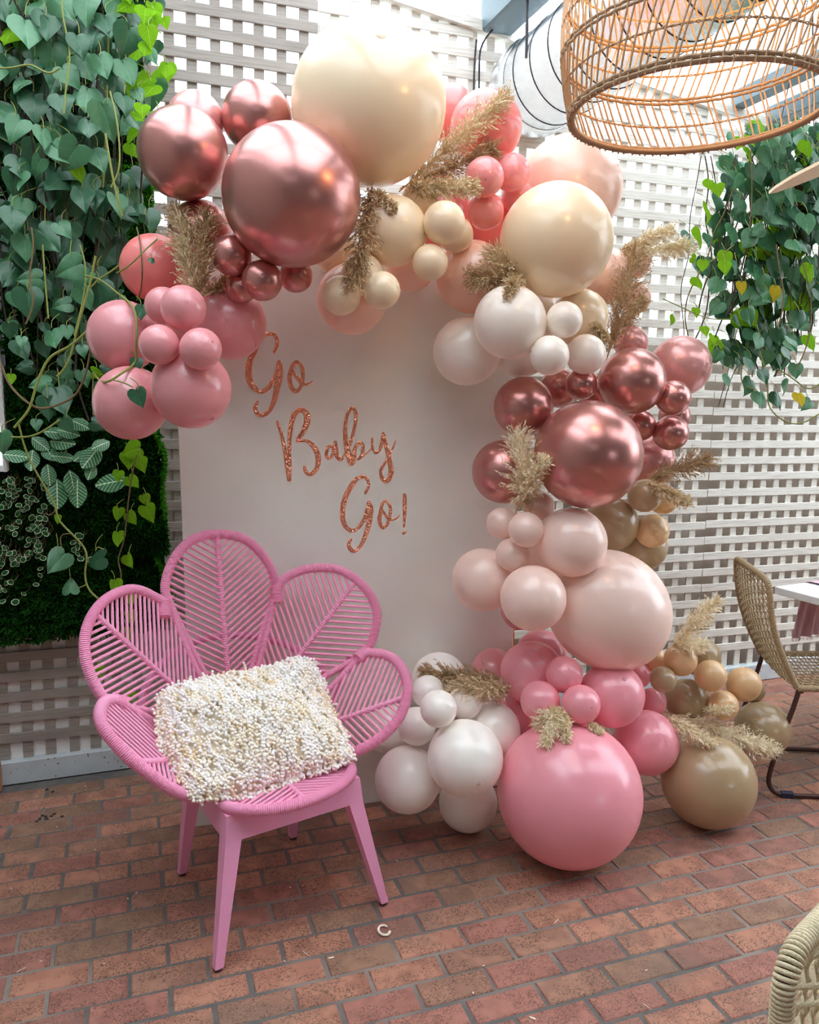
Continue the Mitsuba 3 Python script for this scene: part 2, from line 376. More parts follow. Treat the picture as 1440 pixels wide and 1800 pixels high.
BALLOONS = [
    (0.211, 2.749, 2.371, 0.1381, 'chrome', 'large rose gold chrome balloon, leftmost of the top chrome cluster, beside the hanging vine'),
    (0.458, 2.852, 2.530, 0.1142, 'chrome', 'medium rose gold chrome balloon touching the left flank of the giant cream balloon'),
    (0.267, 2.918, 2.522, 0.0928, 'rosy', 'pale pearly rose balloon peeking out behind the two upper left chrome balloons'),
    (0.511, 2.572, 2.229, 0.2089, 'chrome', 'biggest mauve rose gold chrome balloon below the giant cream balloon'),
    (0.264, 2.842, 2.156, 0.1024, 'chrome', 'dark rose gold chrome balloon hidden behind the left pampas plumes'),
    (0.340, 2.680, 2.065, 0.0631, 'chrome', 'small rose gold chrome balloon just right of the left pampas plumes'),
    (0.426, 2.634, 1.986, 0.0626, 'chrome', 'small rose gold chrome balloon under the biggest upper chrome balloon, front one of its trio'),
    (0.374, 2.729, 1.974, 0.0502, 'chrome', 'small rose gold chrome balloon half hidden behind the front one of the trio'),
    (0.557, 2.760, 2.022, 0.0547, 'chrome', 'small rose gold chrome balloon tucked against the underside of the biggest upper chrome balloon'),
    (0.118, 2.937, 2.051, 0.1098, 'coral', 'coral pink balloon behind the left pampas plumes and the vine tips'),
    (0.012, 2.884, 1.824, 0.1151, 'dusty', 'dusty pink balloon at the far left of the arch, beside the living wall'),
    (0.132, 2.712, 1.908, 0.0567, 'dusty', 'small dusty pink balloon, upper left of the four small pink ones'),
    (0.184, 2.606, 1.892, 0.0674, 'dusty', 'small dusty pink balloon, upper right and largest of the four small pink ones'),
    (0.110, 2.592, 1.782, 0.0595, 'dusty', 'small dusty pink balloon, lower left of the four small pink ones'),
    (0.224, 2.534, 1.769, 0.0616, 'dusty', 'small dusty pink balloon with a dark tip, lower right of the four small pink ones'),
    (0.351, 2.852, 1.871, 0.1203, 'dusty', 'dusty pink balloon overlapping the first letter of the writing'),
    (0.202, 2.665, 1.654, 0.1233, 'dusty', "dusty pink balloon hanging lowest in front of the board's left edge"),
    (0.024, 2.804, 1.609, 0.1180, 'dusty', 'dusty pink balloon at the lower left end of the arch, above the prayer plant'),
    (0.793, 2.698, 2.558, 0.2496, 'cream', 'giant cream balloon at the top of the arch'),
    (1.222, 3.078, 2.692, 0.1040, 'coral', 'coral balloon peeking out right behind the giant cream balloon'),
    (1.291, 2.889, 2.595, 0.1296, 'coral', 'bright coral balloon behind the raised pampas plume beside the duct'),
    (1.133, 2.992, 2.308, 0.1353, 'coral', 'deep coral balloon hidden under the raised pampas plume'),
    (1.373, 3.044, 2.272, 0.1242, 'coral', 'deep coral balloon hidden behind the small coral trio'),
    (1.204, 2.703, 2.371, 0.0667, 'coralsmall', 'small coral balloon with a dark dimple below the raised pampas plume'),
    (1.344, 2.780, 2.416, 0.0657, 'coralsmall', 'small coral balloon, right one of the coral trio'),
    (1.242, 2.775, 2.276, 0.0645, 'coralsmall', 'small coral balloon, lowest of the coral trio'),
    (1.417, 2.880, 2.360, 0.0597, 'coralsmall', 'small coral balloon half hidden behind the coral trio'),
    (1.675, 2.950, 2.423, 0.2016, 'peach', 'big peach blush balloon under the duct, behind the large ivory balloon'),
    (0.868, 2.686, 2.170, 0.1151, 'cream', 'cream balloon right beside the drooping pampas plume'),
    (0.972, 2.712, 2.280, 0.0617, 'cream', 'small cream balloon at the foot of the giant cream balloon'),
    (1.012, 2.588, 2.187, 0.0689, 'cream', 'small cream balloon, frontmost of those below the raised pampas plume'),
    (1.116, 2.746, 2.184, 0.0622, 'cream', 'small cream balloon half hidden behind the frontmost small cream one'),
    (0.973, 2.613, 2.064, 0.0587, 'cream', 'small cream balloon, lowest of those right of the drooping pampas plume'),
    (0.999, 2.881, 2.094, 0.0917, 'peach', 'peach blush balloon behind the small cream balloons at the top of the board'),
    (1.217, 2.832, 2.057, 0.1300, 'peach', 'peach blush balloon left of the small pampas tuft'),
    (0.760, 2.676, 2.025, 0.0683, 'cream', 'small cream balloon under the tip of the drooping pampas plume'),
    (0.675, 2.624, 1.949, 0.0628, 'cream', 'small cream balloon, leftmost of the trio on the round blush balloon'),
    (0.795, 2.576, 1.964, 0.0595, 'cream', 'small cream balloon, rightmost of the trio on the round blush balloon'),
    (0.771, 2.847, 1.965, 0.1224, 'peach', 'round blush balloon hanging lowest at the top middle of the board'),
    (0.741, 2.938, 2.131, 0.0785, 'cream', 'cream balloon behind the drooping pampas plume and the biggest upper chrome balloon'),
    (1.457, 2.650, 2.168, 0.1958, 'cream', 'large ivory balloon with a white sheen right of the small pampas tuft'),
    (1.268, 2.618, 1.881, 0.1251, 'white2', 'ivory balloon below the small pampas tuft'),
    (1.198, 2.828, 1.792, 0.1244, 'white2', 'ivory balloon hanging lowest beside the writing, left of its ivory cluster'),
    (1.414, 2.814, 1.801, 0.1033, 'white2', 'ivory balloon mostly hidden behind the small white trio, above the chrome balloons'),
    (1.594, 2.710, 1.914, 0.1035, 'cream', 'ivory balloon behind the small white trio and the upright pampas'),
    (1.434, 2.540, 1.888, 0.0616, 'white2', 'small white balloon, top one of the white trio under the large ivory balloon'),
    (1.369, 2.518, 1.766, 0.0661, 'white2', 'small white balloon, left one of the white trio under the large ivory balloon'),
    (1.557, 2.599, 1.777, 0.0700, 'white2', 'small white balloon, right one of the white trio under the large ivory balloon'),
    (1.813, 2.900, 2.095, 0.1101, 'peach', 'blush balloon between the large ivory balloon and the upright pampas'),
    (1.983, 2.950, 2.159, 0.0607, 'peach', 'small peach balloon behind the pampas plumes at the right side of the arch'),
    (1.991, 2.950, 2.023, 0.0625, 'peach', 'small peach balloon behind the upright pampas, right of it'),
    (1.915, 2.860, 1.839, 0.0669, 'rosy', 'small pearly rose balloon at the foot of the upright pampas'),
    (1.774, 2.628, 1.685, 0.1213, 'chrome', 'rose gold chrome balloon, upper right of the biggest right hand chrome balloon'),
    (2.097, 2.780, 1.747, 0.1186, 'rosy', 'pearly rose balloon farthest right in the arch, beside the hanging basket vine'),
    (1.915, 2.574, 1.624, 0.0635, 'chrome', 'small rose gold chrome balloon, top one of the small chrome pair at the right edge'),
    (2.092, 2.800, 1.548, 0.0632, 'chrome', 'small rose gold chrome balloon peeking out between the small chrome pair at the right edge'),
    (1.967, 2.649, 1.491, 0.0669, 'chrome', 'small rose gold chrome balloon, lower one of the small chrome pair at the right edge'),
    (1.869, 2.706, 1.518, 0.0586, 'chrome', 'small rose gold chrome balloon between the biggest right hand chrome balloon and the small pair'),
    (1.526, 2.510, 1.429, 0.1885, 'chrome', 'biggest rose gold chrome balloon at the right side of the arch'),
    (1.994, 2.820, 1.366, 0.1065, 'rosy', 'pearly rose balloon behind the biggest right hand chrome balloon, above the taupe ones'),
    (1.578, 2.660, 1.673, 0.0579, 'chrome', 'small dark chrome balloon under the small white trio'),
    (1.588, 2.840, 1.660, 0.0755, 'chrome', 'dark rose gold chrome balloon in the gap between the white trio and the copper one'),
    (1.388, 2.739, 1.591, 0.1094, 'chrome', 'copper chrome balloon at the left, next to the lowest ivory balloons'),
    (1.312, 2.740, 1.355, 0.1176, 'chrome', 'rose gold chrome balloon left of the upright pampas tuft, in front of the board'),
    (1.841, 2.620, 1.259, 0.0629, 'taupe', 'small taupe balloon below the sideways pampas plume'),
    (1.997, 2.720, 1.226, 0.0592, 'gold', 'small tan balloon right behind the small taupe one below the sideways pampas plume'),
    (1.768, 2.726, 1.139, 0.1053, 'taupe', 'taupe balloon tucked under the biggest right hand chrome balloon'),
    (1.908, 2.657, 1.115, 0.0649, 'gold', 'small shiny tan balloon right of the tucked taupe balloon'),
    (1.954, 2.782, 1.030, 0.0999, 'taupe', 'taupe balloon above the big blush balloon'),
    (1.429, 2.680, 1.231, 0.0561, 'blush', 'small blush balloon at the foot of the upright pampas tuft'),
    (1.281, 2.681, 1.173, 0.0581, 'blush', 'small blush balloon, leftmost of the blush four beside the board'),
    (1.312, 2.554, 1.168, 0.0623, 'blush', 'small blush balloon, frontmost of the blush four'),
    (1.303, 2.633, 1.065, 0.0612, 'blush', 'small blush balloon, lowest of the blush four'),
    (1.480, 2.526, 1.118, 0.1240, 'blush', 'blush balloon leaning on top of the big blush balloon'),
    (1.238, 2.745, 0.953, 0.1186, 'blush', 'blush balloon hanging farthest left in the blush cluster, in front of the board'),
    (1.323, 2.509, 0.932, 0.1151, 'blush', 'blush balloon left of the big blush balloon, in front of it'),
    (1.668, 2.563, 0.845, 0.2249, 'blush', 'big pale blush balloon at the middle of the right hand column'),
    (1.434, 2.820, 0.802, 0.0794, 'dusty', 'dusty pink balloon mostly hidden behind the blush balloons'),
    (1.410, 2.666, 0.600, 0.1190, 'pink', 'pink balloon left of the small pink trio'),
    (1.449, 2.500, 0.643, 0.0655, 'pink', 'small pink balloon, top one of the small pink trio'),
    (1.352, 2.494, 0.558, 0.0708, 'pink', 'small pink balloon, left one of the small pink trio'),
    (1.458, 2.397, 0.569, 0.0672, 'pink', 'small pink balloon, right one of the small pink trio'),
    (1.646, 2.495, 0.545, 0.1188, 'pink', 'pink balloon resting on the giant pink one, right of the small pink trio'),
    (1.823, 2.520, 0.325, 0.1217, 'pink', 'pink balloon between the giant pink one and the large tan one'),
    (1.865, 2.649, 0.543, 0.0500, 'pink', 'small pink balloon under the big blush balloon, upper of the two beside the tan ones'),
    (1.915, 2.620, 0.438, 0.0552, 'pink', 'small pink balloon between the pink balloons and the small tan ones'),
    (1.417, 2.388, 0.252, 0.2517, 'pink', 'giant pink balloon standing on the brick floor'),
    (1.340, 2.860, 0.550, 0.0902, 'dusty', 'dusty pink balloon behind the pampas plume lying left, against the board'),
    (1.539, 2.840, 0.599, 0.1034, 'pink', 'pink balloon hidden deep under the big blush balloon'),
    (1.402, 2.759, 0.411, 0.0978, 'pink', 'pink balloon deep in the gap behind the giant pink balloon'),
    (1.116, 2.874, 0.534, 0.1084, 'white', 'white balloon at the back of the bottom cluster, against the board'),
    (1.020, 2.744, 0.545, 0.0614, 'white', 'small white balloon under the tip of the pampas plume lying left'),
    (0.974, 2.518, 0.570, 0.0634, 'white', 'small white balloon, frontmost of the small ones in the bottom white cluster'),
    (1.134, 2.660, 0.522, 0.0621, 'white', 'small white balloon, rightmost of the small ones in the bottom white cluster'),
    (0.953, 2.680, 0.445, 0.0679, 'white', 'small white balloon, lower left of the small ones in the bottom white cluster'),
    (1.242, 2.653, 0.401, 0.1036, 'white', 'white balloon next to the giant pink balloon, behind the biggest white one'),
    (1.061, 2.485, 0.393, 0.1310, 'white', 'biggest white balloon in the front of the bottom white cluster'),
    (0.911, 2.660, 0.257, 0.1193, 'white', 'white balloon nearest the pink chair, just above the floor'),
    (0.906, 2.880, 0.368, 0.0968, 'white', "white balloon seen through the chair's right petal, against the board"),
    (1.163, 2.692, 0.111, 0.1107, 'white', 'white balloon lowest on the floor beside the giant pink one'),
    (1.961, 2.520, 0.636, 0.0617, 'gold', 'small tan balloon at the foot of the short pale pampas plume'),
    (1.871, 2.500, 0.575, 0.0486, 'taupe', 'small taupe balloon, leftmost of the small ones in the tan cluster'),
    (1.941, 2.649, 0.598, 0.0480, 'gold', 'small tan balloon half hidden beneath the big blush balloon'),
    (2.150, 2.640, 0.590, 0.0793, 'taupe', 'taupe balloon behind the short pale pampas plume, top of the tan cluster'),
    (2.104, 2.519, 0.557, 0.0607, 'gold', 'small tan balloon in the middle of the tan cluster'),
    (2.284, 2.540, 0.494, 0.0679, 'gold', 'tan balloon at the upper right of the tan cluster, nearest the rope chair'),
    (2.085, 2.625, 0.420, 0.0876, 'taupe', 'taupe balloon behind the long pampas plume, left in the tan cluster'),
    (2.167, 2.514, 0.431, 0.0578, 'gold', 'small tan balloon just above the long pampas plume'),
    (2.431, 2.580, 0.271, 0.1101, 'taupe', 'taupe balloon farthest right, at the tip of the long pampas plume'),
    (2.048, 2.430, 0.174, 0.1741, 'taupe', 'large taupe balloon standing on the brick floor under the long pampas plume'),
    (2.438, 2.660, 0.410, 0.0519, 'taupe', 'taupe balloon peeking out behind the upper right tan balloon'),
    (1.524, 2.874, 1.930, 0.0850, 'white2', 'ivory balloon glimpsed in the gap left of the top white balloon of the white trio'),
    (1.494, 2.840, 1.007, 0.0798, 'blush', 'blush balloon glimpsed in the gap behind the blush four, beside the leaning one'),
    (1.769, 2.860, 1.643, 0.0749, 'chrome', 'rose gold chrome balloon glimpsed in the gap above the biggest right hand chrome balloon'),
    (0.173, 2.959, 1.860, 0.0747, 'dusty', 'dusty pink balloon glimpsed in the middle of the four small pink ones'),
]
LETTERS = [
    ('capital_g', [[(0.344, 1.788, 0.0054), (0.355, 1.809, 0.0065), (0.356, 1.832, 0.0070), (0.343, 1.851, 0.0070), (0.324, 1.851, 0.0065), (0.312, 1.846, 0.0059), (0.292, 1.820, 0.0054), (0.272, 1.780, 0.0086), (0.256, 1.751, 0.0118), (0.252, 1.721, 0.0123), (0.253, 1.696, 0.0118), (0.261, 1.671, 0.0107), (0.277, 1.654, 0.0086), (0.294, 1.645, 0.0075), (0.311, 1.652, 0.0080), (0.331, 1.671, 0.0091), (0.348, 1.697, 0.0097), (0.362, 1.735, 0.0107), (0.362, 1.752, 0.0075)], [(0.364, 1.743, 0.0097), (0.364, 1.714, 0.0118), (0.356, 1.675, 0.0118), (0.349, 1.643, 0.0107), (0.338, 1.605, 0.0091), (0.322, 1.577, 0.0080), (0.302, 1.562, 0.0075), (0.285, 1.562, 0.0075), (0.273, 1.577, 0.0075), (0.273, 1.594, 0.0070), (0.282, 1.609, 0.0048)]]),
    ('letter_o', [[(0.431, 1.753, 0.0059), (0.421, 1.751, 0.0070), (0.409, 1.735, 0.0081), (0.400, 1.707, 0.0086), (0.400, 1.680, 0.0086), (0.408, 1.656, 0.0081), (0.421, 1.647, 0.0075), (0.434, 1.656, 0.0065), (0.445, 1.680, 0.0070), (0.448, 1.710, 0.0076), (0.444, 1.736, 0.0070), (0.431, 1.753, 0.0059)], [(0.409, 1.722, 0.0065), (0.422, 1.701, 0.0065), (0.437, 1.684, 0.0075), (0.447, 1.676, 0.0059), (0.460, 1.672, 0.0041), (0.474, 1.678, 0.0032), (0.482, 1.684, 0.0024)]]),
    ('capital_b', [[(0.351, 1.536, 0.0048), (0.361, 1.506, 0.0059), (0.370, 1.466, 0.0065), (0.377, 1.427, 0.0081), (0.382, 1.387, 0.0092), (0.387, 1.350, 0.0092), (0.390, 1.323, 0.0081)], [(0.390, 1.323, 0.0076), (0.392, 1.361, 0.0081), (0.391, 1.405, 0.0081), (0.393, 1.449, 0.0075), (0.396, 1.492, 0.0081), (0.403, 1.531, 0.0086), (0.414, 1.564, 0.0097), (0.432, 1.578, 0.0086), (0.447, 1.577, 0.0097), (0.460, 1.559, 0.0119), (0.460, 1.535, 0.0119), (0.450, 1.507, 0.0097), (0.437, 1.487, 0.0086), (0.423, 1.468, 0.0054)], [(0.423, 1.464, 0.0054), (0.441, 1.466, 0.0054), (0.459, 1.465, 0.0059), (0.480, 1.447, 0.0092), (0.496, 1.420, 0.0108), (0.500, 1.391, 0.0103), (0.495, 1.365, 0.0092), (0.479, 1.345, 0.0081), (0.463, 1.341, 0.0070), (0.450, 1.355, 0.0065), (0.448, 1.370, 0.0049)]]),
    ('letter_a', [[(0.550, 1.441, 0.0043), (0.540, 1.444, 0.0054), (0.533, 1.428, 0.0065), (0.532, 1.408, 0.0065), (0.541, 1.399, 0.0060), (0.553, 1.410, 0.0054), (0.560, 1.435, 0.0076), (0.565, 1.457, 0.0076)], [(0.565, 1.457, 0.0076), (0.567, 1.430, 0.0092), (0.571, 1.408, 0.0093), (0.582, 1.394, 0.0071), (0.591, 1.396, 0.0049), (0.598, 1.409, 0.0038), (0.603, 1.423, 0.0033)]]),
    ('letter_b', [[(0.621, 1.449, 0.0065), (0.631, 1.480, 0.0065), (0.640, 1.516, 0.0065), (0.645, 1.551, 0.0065), (0.638, 1.582, 0.0065), (0.629, 1.585, 0.0060), (0.618, 1.573, 0.0060), (0.609, 1.547, 0.0065), (0.604, 1.512, 0.0071), (0.604, 1.472, 0.0093), (0.610, 1.434, 0.0109), (0.618, 1.400, 0.0120), (0.627, 1.380, 0.0109), (0.634, 1.388, 0.0098), (0.637, 1.418, 0.0082), (0.646, 1.444, 0.0071), (0.660, 1.456, 0.0066), (0.670, 1.446, 0.0066), (0.670, 1.421, 0.0071), (0.664, 1.404, 0.0066), (0.653, 1.393, 0.0055)], [(0.669, 1.402, 0.0033), (0.687, 1.417, 0.0026), (0.703, 1.432, 0.0026)]]),
    ('letter_y', [[(0.707, 1.470, 0.0044), (0.707, 1.452, 0.0049), (0.710, 1.430, 0.0055), (0.722, 1.416, 0.0055), (0.736, 1.427, 0.0055), (0.745, 1.456, 0.0066), (0.751, 1.488, 0.0061)], [(0.751, 1.488, 0.0066), (0.759, 1.456, 0.0083), (0.766, 1.424, 0.0088), (0.773, 1.397, 0.0088), (0.779, 1.363, 0.0099), (0.780, 1.333, 0.0100), (0.770, 1.310, 0.0083), (0.756, 1.306, 0.0077), (0.742, 1.325, 0.0072), (0.742, 1.350, 0.0066), (0.752, 1.370, 0.0061), (0.766, 1.390, 0.0055), (0.782, 1.419, 0.0039), (0.792, 1.440, 0.0033), (0.800, 1.459, 0.0024)]]),
    ('capital_g', [[(0.679, 1.263, 0.0050), (0.689, 1.281, 0.0055), (0.691, 1.304, 0.0061), (0.680, 1.322, 0.0066), (0.663, 1.325, 0.0060), (0.645, 1.317, 0.0082), (0.626, 1.294, 0.0104), (0.610, 1.268, 0.0104), (0.598, 1.239, 0.0104), (0.591, 1.209, 0.0104), (0.590, 1.180, 0.0104), (0.594, 1.152, 0.0094), (0.606, 1.131, 0.0083), (0.625, 1.120, 0.0072), (0.643, 1.125, 0.0072), (0.662, 1.143, 0.0072), (0.678, 1.169, 0.0077), (0.688, 1.201, 0.0088), (0.693, 1.229, 0.0066)], [(0.695, 1.224, 0.0077), (0.700, 1.201, 0.0099), (0.697, 1.171, 0.0111), (0.690, 1.137, 0.0105), (0.680, 1.102, 0.0094), (0.666, 1.071, 0.0078), (0.649, 1.048, 0.0072), (0.631, 1.040, 0.0072), (0.617, 1.052, 0.0078), (0.612, 1.069, 0.0072), (0.622, 1.086, 0.0050)]]),
    ('letter_o', [[(0.758, 1.231, 0.0044), (0.746, 1.220, 0.0066), (0.740, 1.197, 0.0072), (0.736, 1.176, 0.0083), (0.734, 1.156, 0.0083), (0.739, 1.135, 0.0072), (0.748, 1.126, 0.0067), (0.763, 1.136, 0.0061), (0.772, 1.159, 0.0067), (0.778, 1.186, 0.0067), (0.775, 1.212, 0.0061), (0.758, 1.231, 0.0050)], [(0.742, 1.195, 0.0067), (0.756, 1.178, 0.0050), (0.770, 1.161, 0.0056), (0.784, 1.155, 0.0040), (0.798, 1.158, 0.0036), (0.813, 1.169, 0.0029)]]),
    ('exclamation_mark', [[(0.834, 1.251, 0.0067), (0.835, 1.228, 0.0084), (0.835, 1.189, 0.0078), (0.834, 1.154, 0.0056), (0.832, 1.126, 0.0039)], [(0.829, 1.099, 0.0050), (0.839, 1.106, 0.0051)]]),
]
PETALS = {
    'A': [[-0.468, -0.045, 0.739], [-0.494, -0.046, 0.785], [-0.51, -0.057, 0.839], [-0.512, -0.077, 0.895], [-0.498, -0.104, 0.941], [-0.465, -0.142, 0.982], [-0.419, -0.183, 1.007], [-0.366, -0.222, 1.016], [-0.321, -0.25, 1.013], [-0.274, -0.273, 0.992], [-0.231, -0.29, 0.962], [-0.197, -0.302, 0.934]],
    'B': [[-0.19, -0.31, 0.952], [-0.195, -0.314, 0.985], [-0.182, -0.321, 1.035], [-0.154, -0.328, 1.084], [-0.118, -0.333, 1.121], [-0.07, -0.336, 1.145], [0.008, -0.337, 1.15], [0.059, -0.336, 1.141], [0.102, -0.333, 1.123], [0.153, -0.327, 1.077], [0.184, -0.32, 1.029], [0.201, -0.314, 0.985], [0.203, -0.307, 0.935]],
    'C': [[0.211, -0.295, 0.941], [0.246, -0.286, 0.977], [0.295, -0.262, 1.0], [0.351, -0.228, 1.008], [0.408, -0.187, 1.0], [0.453, -0.145, 0.966], [0.481, -0.109, 0.925], [0.495, -0.08, 0.874], [0.492, -0.065, 0.828], [0.474, -0.057, 0.778], [0.443, -0.057, 0.727]],
    'D': [[0.425, -0.038, 0.719], [0.442, -0.015, 0.725], [0.461, 0.015, 0.727], [0.481, 0.071, 0.717], [0.482, 0.126, 0.689], [0.467, 0.173, 0.648], [0.441, 0.198, 0.609], [0.403, 0.211, 0.565], [0.355, 0.203, 0.521], [0.31, 0.182, 0.488], [0.261, 0.149, 0.457], [0.22, 0.11, 0.437]],
    'E': [[-0.448, -0.027, 0.736], [-0.49, 0.024, 0.751], [-0.512, 0.077, 0.745], [-0.516, 0.128, 0.721], [-0.496, 0.158, 0.686], [-0.469, 0.181, 0.646], [-0.426, 0.192, 0.598], [-0.38, 0.198, 0.549], [-0.328, 0.189, 0.502], [-0.275, 0.163, 0.463], [-0.236, 0.133, 0.441]],
    'S': [[-0.215, 0.172, 0.447], [-0.205, 0.245, 0.447], [-0.156, 0.3, 0.447], [-0.096, 0.329, 0.447], [-0.021, 0.338, 0.447], [0.066, 0.329, 0.447], [0.139, 0.3, 0.447], [0.195, 0.257, 0.447], [0.224, 0.191, 0.447]],
}
PETAL_PLANES = {
    'B': [[0.0, -0.2992, 0.8765], [-0.0, -0.9907, -0.1363]],
    'C': [[0.273, -0.1878, 0.772], [0.526, -0.7918, -0.3105]],
    'D': [[0.29, 0.0043, 0.563], [0.6587, -0.3547, -0.6635]],
    'A': [[-0.273, -0.1878, 0.772], [-0.526, -0.7918, -0.3105]],
    'E': [[-0.29, 0.0043, 0.563], [-0.6587, -0.3547, -0.6635]],
    'S': [[0.0, 0.1, 0.447], [0.0, 0.0, 1.0]],
}
PAMPAS = [
    ('pampas plumes standing in the dusty pink cluster at the left of the arch', [((0.228, 2.674, 1.911), (0.207, 2.708, 2.053), (0.188, 2.757, 2.199), 0.0428), ((0.237, 2.68, 1.912), (0.252, 2.684, 2.041), (0.269, 2.707, 2.173), 0.0463), ((0.284, 2.943, 1.968), (0.302, 2.79, 1.979), (0.335, 2.787, 2.006), 0.0167)]),
    ('drooping pampas plume between the biggest upper chrome balloon and the cream ones', [((0.811, 2.724, 2.318), (0.74, 2.591, 2.137), (0.696, 2.549, 1.982), 0.0492), ((0.801, 2.66, 2.287), (0.808, 2.589, 2.247), (0.831, 2.572, 2.22), 0.0145)]),
    ('raised pampas plume fanning out right of the giant cream balloon', [((0.979, 2.887, 2.364), (1.116, 2.758, 2.491), (1.295, 2.748, 2.65), 0.0477), ((0.998, 2.942, 2.378), (1.121, 2.825, 2.424), (1.265, 2.775, 2.487), 0.0446), ((0.937, 2.746, 2.329), (1.009, 2.609, 2.304), (1.148, 2.65, 2.324), 0.0326), ((0.94, 2.723, 2.324), (0.955, 2.63, 2.297), (1.02, 2.677, 2.305), 0.0224)]),
    ('small pampas tuft at the lower left of the large ivory balloon', [((1.336, 2.722, 2.038), (1.222, 2.649, 2.029), (1.157, 2.678, 2.034), 0.0516), ((1.332, 2.718, 2.041), (1.266, 2.667, 2.076), (1.241, 2.701, 2.123), 0.0439), ((1.338, 2.729, 2.039), (1.225, 2.526, 1.987), (1.21, 2.522, 1.964), 0.0227)]),
    ('pampas plumes pointing right from behind the large ivory balloon', [((1.861, 2.876, 2.192), (1.918, 2.792, 2.222), (2.016, 2.77, 2.264), 0.0285), ((1.853, 2.864, 2.185), (2.0, 2.858, 2.203), (2.131, 2.824, 2.216), 0.0453)]),
    ('upright pampas plume between the white trio and the chrome balloons at the right', [((1.806, 2.853, 1.78), (1.796, 2.75, 1.966), (1.893, 2.815, 2.167), 0.064), ((1.876, 2.951, 1.848), (1.904, 2.881, 1.925), (1.968, 2.867, 2.005), 0.0319), ((1.672, 2.637, 1.826), (1.618, 2.597, 1.848), (1.589, 2.597, 1.873), 0.0183)]),
    ('upright pampas tuft left of the biggest right hand chrome balloon', [((1.393, 2.727, 1.212), (1.306, 2.579, 1.37), (1.336, 2.662, 1.498), 0.0569), ((1.354, 2.64, 1.279), (1.313, 2.494, 1.358), (1.329, 2.46, 1.42), 0.0262), ((1.359, 2.663, 1.255), (1.339, 2.598, 1.345), (1.362, 2.618, 1.423), 0.0407)]),
    ('sideways pampas plume pointing right above the small taupe balloon', [((1.839, 2.634, 1.312), (2.005, 2.671, 1.347), (2.131, 2.649, 1.389), 0.0492), ((1.835, 2.621, 1.305), (1.865, 2.528, 1.282), (1.95, 2.514, 1.248), 0.0275)]),
    ('short pale pampas plume rising between the big blush balloon and the tan cluster', [((1.939, 2.557, 0.668), (1.976, 2.483, 0.776), (2.063, 2.475, 0.861), 0.0388), ((1.94, 2.551, 0.669), (1.95, 2.469, 0.704), (2.118, 2.584, 0.664), 0.0258)]),
    ('pampas plume lying to the left across the small white balloons', [((1.309, 2.673, 0.584), (1.163, 2.723, 0.599), (1.028, 2.801, 0.604), 0.0411), ((1.318, 2.69, 0.537), (1.17, 2.601, 0.593), (1.103, 2.684, 0.58), 0.0414)]),
    ('small pampas tuft on top of the giant pink balloon', [((1.412, 2.447, 0.544), (1.332, 2.358, 0.529), (1.292, 2.337, 0.484), 0.0295), ((1.411, 2.456, 0.537), (1.339, 2.401, 0.542), (1.333, 2.463, 0.493), 0.0338), ((1.413, 2.44, 0.534), (1.363, 2.34, 0.53), (1.352, 2.307, 0.496), 0.0176), ((1.47, 2.374, 0.514), (1.479, 2.346, 0.504), (1.492, 2.327, 0.491), 0.0098)]),
    ('long pale pampas plume lying right across the tan cluster', [((1.953, 2.6, 0.403), (2.13, 2.491, 0.343), (2.376, 2.458, 0.241), 0.0476), ((1.903, 2.519, 0.422), (1.942, 2.433, 0.396), (2.007, 2.383, 0.354), 0.0279), ((2.128, 2.569, 0.392), (2.096, 2.459, 0.442), (2.143, 2.444, 0.446), 0.0154)]),
]
